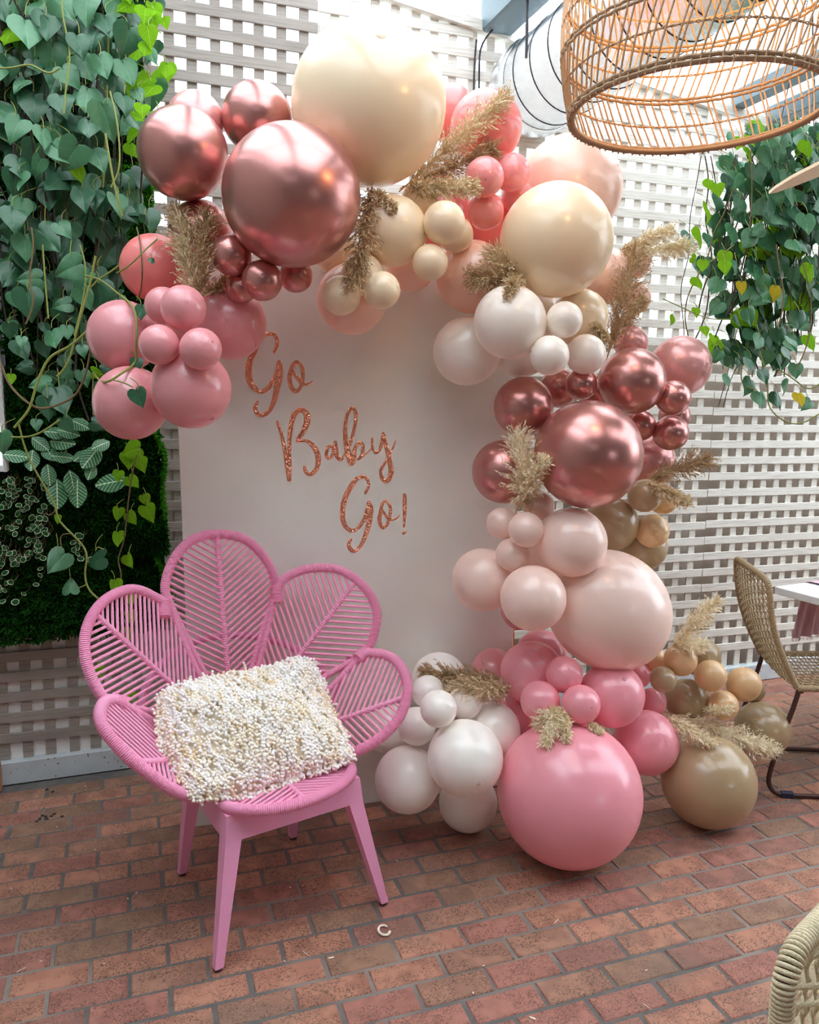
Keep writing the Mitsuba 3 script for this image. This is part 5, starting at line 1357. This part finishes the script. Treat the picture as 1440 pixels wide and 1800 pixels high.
# ------------------------------------------------------------------ living wall
moss = thing("living_wall", "dark green moss covered living wall panel mounted on the lattice at the left", "living wall")
MX0, MX1, MZ0, MZ1, MY = -1.2, 0.135, 0.665, 3.2, 3.53
put("backing_panel", join([box(-0.42, MX1, MY + 0.02, WALL_Y - 0.002, MZ0, MZ1), box(MX0, -0.42, MY + 0.02, WALL_Y - 0.002, MZ0, 1.33), box(MX0, -0.42, MY + 0.02, WALL_Y - 0.002, 2.09, MZ1)]), "m_soil", parent=moss)


def tufts(n, sampler, l0, l1, r):
    P, N = sampler(n)
    d = norm(N + r.normal(0, 0.75, (n, 3)) + np.array([0, 0, -0.25]))
    s = norm(np.cross(d, r.normal(size=(n, 3))))
    L = r.uniform(l0, l1, n)[:, None]
    w = L * 0.22
    V = np.stack([P - s * w, P + s * w, P + d * L * 0.6 + s * w * 0.8, P + d * L], 1).reshape(-1, 3)
    i = np.arange(n)[:, None] * 4
    return V, np.vstack([i + [0, 1, 2], i + [0, 2, 3]])


def face_sampler(x0, x1, z0, z1, y, bulge, r):
    def s(n):
        x, z = r.uniform(x0, x1, n), r.uniform(z0, z1, n)
        x = np.where((x < -0.42) & (z > 1.31) & (z < 2.11), x * 0 - 0.42 + r.uniform(0, 0.4, n), x)
        h = meshkit.fbm(np.stack([x * 7, z * 7, x * 0], 1), 3, seed=2) - 0.4
        return np.stack([x, y - np.maximum(h, 0) * bulge, z], 1), np.tile([0, -1.0, 0], (n, 1))
    return s


mr = np.random.default_rng(5)
stuff(put("moss", tufts(26000, face_sampler(-0.75, MX1, MZ0 - 0.015, 1.5, MY + 0.02, 0.09, mr), 0.012, 0.035, mr), "m_moss_d", parent=moss))
stuff(put("moss", tufts(14000, face_sampler(-0.75, MX1, 1.5, MZ1, MY + 0.02, 0.09, mr), 0.018, 0.045, mr), "m_moss_d", parent=moss))


def edge_sampler(n):
    z = mr.uniform(MZ0, 1.62, n)
    y = mr.uniform(MY - 0.02, WALL_Y - 0.02, n)
    b = 0.03 * np.sin(z * 11) + 0.02 * np.sin(z * 23 + 1)
    x = MX1 - 0.01 + b * 0.6
    return np.stack([x, y, z], 1), np.tile([0.8, -0.6, 0.1], (n, 1))


stuff(put("edge_moss", tufts(7000, edge_sampler, 0.010, 0.028, mr), "m_moss_b", parent=moss))
stuff(put("bright_moss", tufts(2600, face_sampler(0.0, 0.15, 2.2, 2.52, MY - 0.0, 0.12, mr), 0.012, 0.03, mr), "m_moss_b", parent=moss))
stuff(put("bright_moss", tufts(2600, face_sampler(-0.04, 0.15, 0.98, 1.12, MY - 0.02, 0.14, mr), 0.012, 0.03, mr), "m_moss_d", parent=moss))
stuff(put("bright_moss", tufts(1500, face_sampler(-0.62, -0.45, 2.2, 3.0, MY - 0.02, 0.10, mr), 0.02, 0.05, mr), "m_moss_b", parent=moss))


def oval_leaf():
    V, U, Fa = [], [], []
    n = 9
    for i in range(n):
        y = i / (n - 1)
        w = 0.33 * math.sin(math.pi * min(1, y * 0.96 + 0.02)) ** 0.75
        for k in (-1, -0.5, 0, 0.5, 1):
            x = w * k
            V.append((x, y - 0.5, -0.6 * x * x - 0.2 * (y - 0.4) ** 2 - 0.02 * (k == 0)))
            U.append((0.5 + x / 0.7, y))
    for i in range(n - 1):
        for k in range(4):
            a = i * 5 + k
            Fa.append((a, a + 1, a + 6, a + 5))
    F = np.array(Fa)
    return np.array(V), np.vstack([F[:, [0, 1, 2]], F[:, [0, 2, 3]]]), np.array(U)


ov, of, ou = oval_leaf()
OVAL = mikit.ply((ov, of), None, True, uv=ou)
prayer = thing("prayer_plant", "prayer plant with pale veined oval leaves growing out of the living wall", "plant")
pp = []
for (x, y, z, s, roll, dark) in PRAYER_LEAVES:
    y = min(y + (0.02 if z < 2 else 0.25), 3.46)
    N = np.array([lrng.normal(0, 0.3), -1.0, 0.85 - 0.3 * dark + lrng.normal(0, 0.15)])
    put("leaf", OVAL, "m_prayer_a", parent=prayer, M=leaf_frame((x, y, z), s * 1.12, roll, lrng, N))
    pp.append(tube(spline([(x, y + 0.01, z), (x + 0.01, y + 0.08, z + 0.02), (x, MY + 0.018, z - 0.02)], 6), 0.0018, 5))
put("leaf_stalks", join(pp), "m_stem_green", 40, parent=prayer)

# creeping fig: small round leaves with white rims
fv_, fu_, ff_ = [(0, 0, 0.0)], [(0.0, 0)], []
for k in range(9):
    a = 2 * math.pi * k / 9
    for r_ in (0.68, 1.0):
        rr = r_ * (1.0 + 0.16 * math.cos(a))
        fv_.append((rr * math.cos(a), 0.82 * rr * math.sin(a), -0.12 * r_ * r_))
        fu_.append((r_, a))
for k in range(9):
    a, b = 1 + 2 * k, 1 + 2 * ((k + 1) % 9)
    ff_ += [(0, a, b), (a, a + 1, b + 1), (a, b + 1, b)]
FIG = mikit.ply((np.array(fv_, float), np.array(ff_)), None, True, uv=np.array(fu_, float))
for lab, n, sx, sz, chain in (("variegated creeping fig with white rimmed leaves at the lower left of the living wall", 235, (-0.62, -0.30), (0.98, 1.32), True),
                              ("variegated creeping fig in a bright patch behind the vine at the left edge", 90, (-0.60, -0.36), (2.05, 2.62), False)):
    key = thing("creeping_fig", lab, "plant")
    spots = []
    for i in range(n):
        z = lrng.uniform(*sz)
        x = sx[0] + (sx[1] - sx[0]) * lrng.random() ** 1.25
        spots.append((x, MY - 0.02 - 0.06 * lrng.random(), z))
    if chain:
        for c in ([(-0.33, 1.12), (-0.345, 1.02), (-0.35, 0.93), (-0.39, 0.87), (-0.46, 0.845), (-0.55, 0.84)], [(-0.47, 1.02), (-0.475, 0.95), (-0.44, 0.91), (-0.50, 0.88)], [(-0.19, 1.08), (-0.20, 1.0), (-0.14, 0.97)], [(-0.55, 1.0), (-0.57, 0.9), (-0.53, 0.82)]):
            q = spline(np.array(c), 12)
            spots += [(a + lrng.normal(0, 0.01), MY - 0.05, b + lrng.normal(0, 0.008)) for a, b in q]
    for x, y, z in spots:
        N = norm(np.array([lrng.normal(0, 0.7), -1, 0.6 + lrng.normal(0, 0.6)]))
        put("leaf", FIG, "m_fig", parent=key, M=leaf_frame((x, y, z), lrng.uniform(0.0105, 0.0165), lrng.uniform(0, 360), lrng, N))
    sp = np.array(spots)
    sp = sp[np.argsort(sp[:, 0] * 3 + sp[:, 2])]
    put("twigs", join([tube(spline([p, p + np.array([0.02, 0.02, 0.01]), np.array([p[0] + 0.01, MY + 0.017, p[2] + 0.04])], 5), 0.001, 4) for p in sp]), "m_stem_brown", 40, parent=key)

# narrow window at the left edge, in front of the planting
structure("window_1", join([box(-0.545, -0.53, 3.50, 3.70, 1.36, 2.06, 0.003), box(-0.445, -0.43, 3.48, 3.70, 1.34, 2.08, 0.003), box(-1.2, -0.43, 3.50, 3.70, 2.05, 2.08, 0.003), box(-1.2, -0.43, 3.50, 3.70, 1.34, 1.365, 0.003)]), "m_frame_white")
put("pane", (np.array([[-1.2, 3.60, 1.36], [-0.44, 3.60, 1.36], [-0.44, 3.60, 2.06], [-1.2, 3.60, 2.06]]), np.array([[0, 1, 2], [0, 2, 3]])), "m_pane", parent="window_1")
# wooden foot of a planter at the lower left edge
put("wood_post", box(-0.62, -0.553, 3.60, 3.65, 0, 0.115, 0.003), "m_wood_post", parent="baseboard_back")

# ------------------------------------------------------------------ rattan pendant lamp
lamp = thing("pendant_lamp", "large round rattan pendant lamp with open slanted canes, hanging at the upper right", "lamp")
LC = np.array([1.3288, 1.7468, 2.3083])
LN = norm(np.array([0.0096, 0.0313, 1.0]))
la = norm(np.cross(LN, [0, 1, 0]))
lb = np.cross(LN, la)
RZ = [0.0, 0.0675, 0.135, 0.2025, 0.27, 0.3375, 0.405, 0.455]
RR = [0.300, 0.313, 0.320, 0.320, 0.314, 0.302, 0.278, 0.12]


def lp(th, z, r):
    th = np.asarray(th, float)
    return LC + np.asarray(z, float)[..., None] * LN + np.asarray(r, float)[..., None] * (np.cos(th)[..., None] * la + np.sin(th)[..., None] * lb)


th = np.linspace(0, 2 * np.pi, 181)[:-1]
for k in range(7):
    double = k % 2 == 0
    rings = []
    if double:
        for s in (-1, 1):
            rr = 0.0050 if k == 0 else 0.0036
            rings.append(tube(lp(th, np.full(180, RZ[k] + s * 0.0052 + 0.0007) + 0.0008 * np.sin(60 * th + s), np.full(180, RR[k] + 0.003 * (s if k else 1) * 0 + 0.0015 * np.sin(45 * th * s))), rr * (1 + 0.12 * np.sin(90 * th)), 7, closed=True))
        if k == 0:
            rings.append(tube(lp(th, np.full(180, -0.003), np.full(180, RR[0] - 0.008)), 0.006, 8, closed=True))
    else:
        for s in (0, np.pi):
            rings.append(tube(lp(th, RZ[k] + 0.0022 * np.sin(60 * th + s), RR[k] + 0.0022 * np.cos(60 * th + s)), 0.0017, 5, closed=True))
    put("ring", join(rings), "m_cane_rope" if double else "m_cane", 50, parent=lamp)
NC = 88
for i in range(NC):
    t0 = 2 * np.pi * (i + lrng.normal(0, 0.16)) / NC
    dirn = [0, -0.5, -1.0, -0.5, 0, -0.5, -1.0, -1.0]
    q = np.linspace(-0.012, RZ[-1], 26)
    off = np.interp(q, RZ, np.array(dirn) * -0.15)
    r = np.interp(q, RZ, RR)
    from_scipy = r
    put("cane", tube(lp(t0 + off + lrng.normal(0, 0.004), q, r + 0.0015), 0.0023, 5), "m_cane", 50, parent=lamp)
put("top_cap", (lambda v, f: (LC + v[:, 0:1] * la + v[:, 1:2] * lb + v[:, 2:3] * LN, f))(*revolve([(0.0, 0.45), (0.125, 0.45), (0.125, 0.462), (0.0, 0.468)], 30)), "m_cane_rope", 40, parent=lamp)
put("socket", (lambda v, f: (LC + v[:, 0:1] * la + v[:, 1:2] * lb + v[:, 2:3] * LN, f))(*revolve([(0.0, 0.37), (0.022, 0.37), (0.024, 0.43), (0.012, 0.452), (0.0, 0.452)], 18)), "m_steel_dark", 40, parent=lamp)
bk = put("bulb", (lambda v, f: (LC + v[:, 0:1] * la + v[:, 1:2] * lb + v[:, 2:3] * LN, f))(*revolve([(0.0, 0.275), (0.02, 0.279), (0.034, 0.295), (0.038, 0.315), (0.032, 0.338), (0.02, 0.358), (0.018, 0.372), (0, 0.372)], 20)), "m_frame_white", True, parent=lamp)
LAMP_POWER = 10.0
scene[bk]["emitter"] = {"type": "area", "radiance": {"type": "rgb", "value": [LAMP_POWER, LAMP_POWER * 0.52, LAMP_POWER * 0.16]}}
labels[bk] = {"label": "glowing warm bulb"}
put("cord", tube(np.array([LC + LN * 0.45, [LC[0], LC[1], 3.5]]), 0.004, 6), "m_black_cable", 40, parent=lamp)

# ------------------------------------------------------------------ ceiling fan (one blade reaches into view)
fan = thing("ceiling_fan", "pale wooden ceiling fan blade reaching in at the right edge over the basket vine", "fan")
FH = np.array([1.81, 1.30, 2.3])
fd = norm(np.array([0.166, 0.65, 0]))
fs = np.array([fd[1], -fd[0], 0])
for sg in (1, -1):
    prof = [(0.10, 0.03), (0.25, 0.06), (0.5, 0.075), (0.8, 0.062), (0.95, 0.036), (1.035, 0.012)]
    pts = []
    for d, w in prof:
        for s in (-1, 1):
            for h in (-0.005, 0.005):
                pts.append(FH + sg * fd * d + fs * s * w + np.array([0, 0, h + 0.16 * s * w]))
    hull = trimesh.convex.convex_hull(np.array(pts))
    put("blade", (np.array(hull.vertices), np.array(hull.faces)), "m_fan_wood", 30, parent=fan)
hv, hf = revolve([(0, -0.06), (0.09, -0.05), (0.11, 0.0), (0.10, 0.05), (0.02, 0.08), (0.016, 0.09), (0.016, 1.15), (0, 1.15)], 24)
put("hub", (hv + FH, hf), "m_steel_dark", 30, parent=fan)

# ------------------------------------------------------------------ white table with pink runner
TP = np.array([2.829, 2.986, 0.0])
tax = norm(np.array([0.985, 0.10, 0]))
tay = np.array([tax[1], -tax[0], 0])
TM = frame(TP, tax, tay * -1, [0, 0, 1])
table = thing("dining_table", "white dining table behind the rope chair at the right edge", "table")
put("table_top", box(0, 0.95, -0.85, 0, 0.715, 0.75, 0.003), "m_table_white", parent=table, M=TM)
pv, pf = revolve([(0, 0.0), (0.26, 0.0), (0.26, 0.012), (0.04, 0.03), (0.035, 0.70), (0.12, 0.715), (0, 0.715)], 28)
put("pedestal", (pv + np.array([0.5, -0.42, 0]), pf), "m_steel_dark", 30, parent=table, M=TM)
runner = thing("table_runner", "dusty pink crinkled cloth runner draped across the white table with a fringed hanging end", "table runner")
n2 = 34
S = np.linspace(0.20, 0.50, n2)
path = [(-0.86, 0.62), (-0.862, 0.66), (-0.862, 0.70), (-0.862, 0.74), (-0.855, 0.7535)] + [(-0.84 + 0.028 * k, 0.7535) for k in range(30)] + [(-0.006, 0.7535), (0.006, 0.748)] + [(0.010 + 0.0015 * k, 0.735 - 0.0145 * k) for k in range(20)]
grid = np.array([[(s + 0.004 * math.sin(9 * pz), py + (0.009 * math.sin(95 * s + 0.12 * i) + 0.006 * math.sin(47 * s + 2)) * min(1, max(0, i - 36) / 5.0) + 0.012 * (i > 36), pz + 0.003 * (1 + math.sin(50 * s + i * 0.5)) * (4 < i < 35)) for s in S] for i, (py, pz) in enumerate(path)])
idx = np.arange(grid.shape[0] * n2).reshape(-1, n2)
qd = np.stack([idx[:-1, :-1], idx[1:, :-1], idx[1:, 1:], idx[:-1, 1:]], -1).reshape(-1, 4)
put("cloth", (grid.reshape(-1, 3), qd), "m_runner", True, parent=runner, M=TM)
fr = []
for j in range(70):
    s_ = 0.2 + 0.3 * j / 69
    p = np.array([np.interp(s_, S, grid[-1, :, k]) for k in range(3)])
    fr.append(tube(np.array([p, p + [lrng.normal(0, 0.004), lrng.normal(0, 0.004), -0.016]]), 0.0009, 4))
stuff(put("fringe", join(fr), "m_runner", parent=runner, M=TM))


# ------------------------------------------------------------------ rope chair at the table
rc = thing("rope_chair", "rope woven dining chair with bronze sled legs, drawn up to the white table", "chair")
RO = np.array([2.436, 2.528, 0.0])
ra = -math.radians(25)
RF = np.array([math.cos(ra), math.sin(ra), 0])
RS = np.array([-RF[1], RF[0], 0])
RM = frame(RO, RF, RS, [0, 0, 1])
W_ = 0.46


def back_pt(u, v):
    """u across 0..1, v up 0..1, on the chair's back shell."""
    u, v = np.asarray(u, float), np.asarray(v, float)
    f = 0.082 - 0.135 * v - 0.03 * np.sin(np.pi * v) + 0.0 * u
    wrap = 0.020 * (1 - (2 * u - 1) ** 2)
    return np.stack([f - wrap, u * W_, 0.465 + 0.455 * v - 0.02 * (2 * u - 1) ** 2 * v], -1)


def seat_pt(u, v):
    u, v = np.asarray(u, float), np.asarray(v, float)
    return np.stack([0.082 + 0.43 * v, u * W_, 0.465 + 0.01 * v - 0.018 * np.sin(np.pi * u)], -1)


side = [back_pt(0.0, v) for v in np.linspace(0, 0.9, 8)]
topr = [back_pt(u, v) for u, v in ((0.02, 0.965), (0.10, 1.0), (0.3, 1.0), (0.5, 1.0), (0.7, 1.0), (0.90, 1.0), (0.98, 0.965))]
sid2 = [back_pt(1.0, v) for v in np.linspace(0.9, 0, 8)]
put("back_rim", wrapped(np.array(side + topr + sid2), 0.0135, 0.0078, 0.16, 9), "m_rope_dark", 50, parent=rc, M=RM)
sr = [seat_pt(0.0, v) for v in np.linspace(0, 0.92, 7)] + [seat_pt(0.05, 1.0), seat_pt(0.5, 1.0), seat_pt(0.95, 1.0)] + [seat_pt(1.0, v) for v in np.linspace(0.92, 0, 7)]
put("seat_rim", wrapped(np.array(sr), 0.0135, 0.0078, 0.16, 9), "m_rope_dark", 50, parent=rc, M=RM)
for nm, fn, nu, nv in (("back_weave", back_pt, 11, 33), ("seat_weave", seat_pt, 13, 24)):
    ws = []
    off = np.array([1, 0, 0.3]) if nm == "back_weave" else np.array([0, 0, 1.0])
    for i in range(nu):
        u = (i + 0.5) / nu
        vv = np.linspace(0.0, 0.985, 40)
        ws.append(tube(fn(np.full(40, u), vv), 0.0030, 5))
    for j in range(nv):
        v = (j + 0.5) / nv
        uu = np.linspace(0.01, 0.99, nu * 4 + 1)
        wv = 0.0042 * np.sin(uu * nu * np.pi + np.pi * (j % 2))
        ws.append(tube(fn(uu, np.full(len(uu), v)) + wv[:, None] * off, 0.0027, 5))
    stuff(put(nm, join(ws), "m_rope_dark", 50, parent=rc, M=RM))
for s in (0.0, W_):
    put("sled_leg", tube(spline([(0.088, s, 0.46), (0.075, s, 0.40), (0.03, s, 0.24), (-0.004, s, 0.10), (-0.004, s, 0.055), (0.018, s, 0.022), (0.06, s, 0.0105), (0.20, s, 0.0105), (0.36, s, 0.0105), (0.425, s, 0.012), (0.455, s, 0.035), (0.455, s, 0.08), (0.43, s, 0.25), (0.40, s, 0.45)], 90), 0.0098, 9), "m_bronze_metal", 50, parent=rc, M=RM)
    gl = put("glide", box(0.045, 0.095, s - 0.0125, s + 0.0125, 0.0, 0.024, 0.002), "m_glide", parent=rc, M=RM)
put("cross_bar", join([tube([(0.10, 0, 0.452), (0.10, W_, 0.452)], 0.008, 8), tube([(0.42, 0, 0.452), (0.42, W_, 0.452)], 0.008, 8)]), "m_bronze_metal", 50, parent=rc, M=RM)

# ------------------------------------------------------------------ rope chair in the near right corner
nc_ = thing("rope_chair", "cream rope woven chair back cut off at the lower right corner of the photo", "chair")
QO = np.array([0.905, 0.885, 0.0])
qh = norm(np.array([0.91, 0.41, 0]))
qn = np.array([qh[1], -qh[0], 0])
QM = frame(QO, qh, -qn, [0, 0, 1])   # x along the back, y away from the sitter, z up
BW2, ZT2, ZB2, RC = 0.46, 0.795, 0.43, 0.055
rim = [(0, 0.0, z) for z in np.linspace(ZB2, ZT2 - RC, 7)] + [(RC - RC * math.cos(a), 0.0, ZT2 - RC + RC * math.sin(a)) for a in np.linspace(0.3, 1.27, 5)] + [(x, 0.0, ZT2) for x in np.linspace(RC, BW2 - RC, 7)]
rim += [(BW2 - a, 0, z) for a, _, z in rim[:12][::-1]]
rim = np.array(rim)
put("frame_tube", tube(spline(rim, 120), 0.0125, 10), "m_bronze_metal", 50, parent=nc_, M=QM)
q = spline(rim, 3000)
tg = norm(np.gradient(q, axis=0))
L = np.concatenate([[0], np.cumsum(np.linalg.norm(np.diff(q, axis=0), axis=1))])
phs = L / 0.0077 * 2 * np.pi
a1 = np.tile([0, 1.0, 0], (3000, 1))
a2 = np.cross(tg, a1)
hel = q + 0.0148 * (np.cos(phs)[:, None] * a1 + np.sin(phs)[:, None] * a2)
put("wrap_cord", tube(hel, 0.0041, 7), "m_rope", 60, parent=nc_, M=QM)
nv_ = 9
for i in range(nv_):
    x = 0.048 + i * 0.0455
    zz = np.linspace(ZB2, ZT2 - 0.006 if 0.03 < x < BW2 - 0.03 else ZT2 - 0.03, 60)
    p = np.stack([x + 0.0035 * np.sin(zz * 150 + i * 3), 0.003 * np.sin((zz - ZB2) / 0.0225 * np.pi + math.pi * (i % 2)), zz], 1)
    put("upright_cord", tube(p, 0.0048, 7), "m_rope", 50, parent=nc_, M=QM)
for j in range(16):
    z = ZB2 + 0.016 + j * 0.0225
    xx = np.linspace(0.004, BW2 - 0.004, 150)
    ph = (xx - 0.048) / 0.0455 * np.pi
    slope = 0.007 * np.sin(ph * 0.5 + j * 1.3)
    p = np.stack([xx, 0.0075 * np.cos(ph + math.pi * (j % 2)), z + slope], 1)
    put("cross_cord", tube(p, 0.0045, 7), "m_rope", 50, parent=nc_, M=QM)
SE = 0.42
seatr = np.array([(0, 0, ZB2 - 0.005), (0, -SE * 0.9, ZB2 + 0.01), (0.05, -SE, ZB2 + 0.01), (BW2 - 0.05, -SE, ZB2 + 0.01), (BW2, -SE * 0.9, ZB2 + 0.01), (BW2, 0, ZB2 - 0.005)])
put("seat_rim", wrapped(seatr, 0.016, 0.0077, 0.15, 9), "m_rope", 50, parent=nc_, M=QM)
put("seat_weave", join([tube([(x, 0, ZB2), (x, -SE, ZB2 + 0.008)], 0.006, 6) for x in np.linspace(0.02, BW2 - 0.02, 24)]), "m_rope", 50, parent=nc_, M=QM)
for x in (0.012, BW2 - 0.012):
    put("sled_leg", tube(spline([(x, -0.01, ZB2 - 0.005), (x, 0.03, 0.2), (x, 0.05, 0.05), (x, 0.03, 0.011), (x, -0.1, 0.0105), (x, -SE + 0.06, 0.0105), (x, -SE + 0.01, 0.04), (x, -SE + 0.04, ZB2)], 70), 0.0098, 9), "m_bronze_metal", 50, parent=nc_, M=QM)

# ------------------------------------------------------------------ scraps on the floor
SCRAPS = [(0.685, 2.225, 'ring'), (-0.351, 2.401, 'stick'), (-0.033, 2.68, 's'), (-0.428, 2.843, 's'), (0.502, 2.16, 'chip'), (0.435, 2.204, 'stick'), (0.37, 2.19, 's'), (0.455, 2.545, 's'), (0.843, 2.58, 's'), (0.911, 1.983, 's'), (0.839, 1.892, 's'), (0.951, 1.756, 'chip'), (1.486, 2.066, 's'), (1.344, 1.813, 's'), (1.263, 1.691, 'stick'), (1.21, 2.094, 'stick'), (-0.067, 3.092, 's'), (-0.171, 3.004, 's'), (-0.301, 2.422, 's'), (-0.127, 2.351, 's'), (-0.06, 2.656, 's'), (-0.313, 3.221, 's'), (-0.416, 3.472, 's'), (-0.225, 3.541, 's'), (-0.411, 3.511, 's')]
for i, (x, y, k) in enumerate(SCRAPS):
    a = lrng.uniform(0, math.pi)
    if k == "ring":
        key = thing("balloon_scrap", "curled white strip of latex on the bricks in front of the pink chair's right leg", "scrap")
        t = np.linspace(0.6, 2 * math.pi - 0.5, 24)
        put("strip", tube(np.stack([x + 0.017 * np.cos(t), y + 0.024 * np.sin(t), np.full(24, 0.004)], 1), np.linspace(0.003, 0.0042, 24), 6), "m_scrap", 50, parent=key)
        continue
    key = numbered("straw_bit")
    taken.discard(key)
    L_, w = {"stick": (0.028, 0.0016), "chip": (0.017, 0.005), "s": (0.008, 0.003)}[k]
    v, f = box(-L_ / 2, L_ / 2, -w / 2, w / 2, 0.0, 0.002, 0.0006)
    c_, s_ = math.cos(a), math.sin(a)
    v = np.stack([v[:, 0] * c_ - v[:, 1] * s_ + x, v[:, 0] * s_ + v[:, 1] * c_ + y, v[:, 2]], 1)
    key = put(key, (v, f), "m_scrap")
    labels[key] = {"label": "tiny pale bit of plume or straw dropped on the brick floor", "category": "straw bit", "group": "pale bits scattered on the bricks"}
dk = []
for (x, y) in [(-0.373, 3.332), (-0.361, 3.319), (-0.381, 3.307), (-0.376, 3.561), (-0.355, 3.30), (-0.34, 3.315), (-0.39, 3.29), (-0.33, 3.33), (-0.30, 3.30), (-0.35, 3.53)]:
    v, f = box(-0.006, 0.006, -0.004, 0.004, 0, 0.004, 0.001)
    dk.append((v + [x, y, 0], f))
k = put("soil_crumbs", join(dk), "m_scrap_dark")
stuff(k, "dark crumbs of soil on the bricks below the living wall", "soil crumbs")
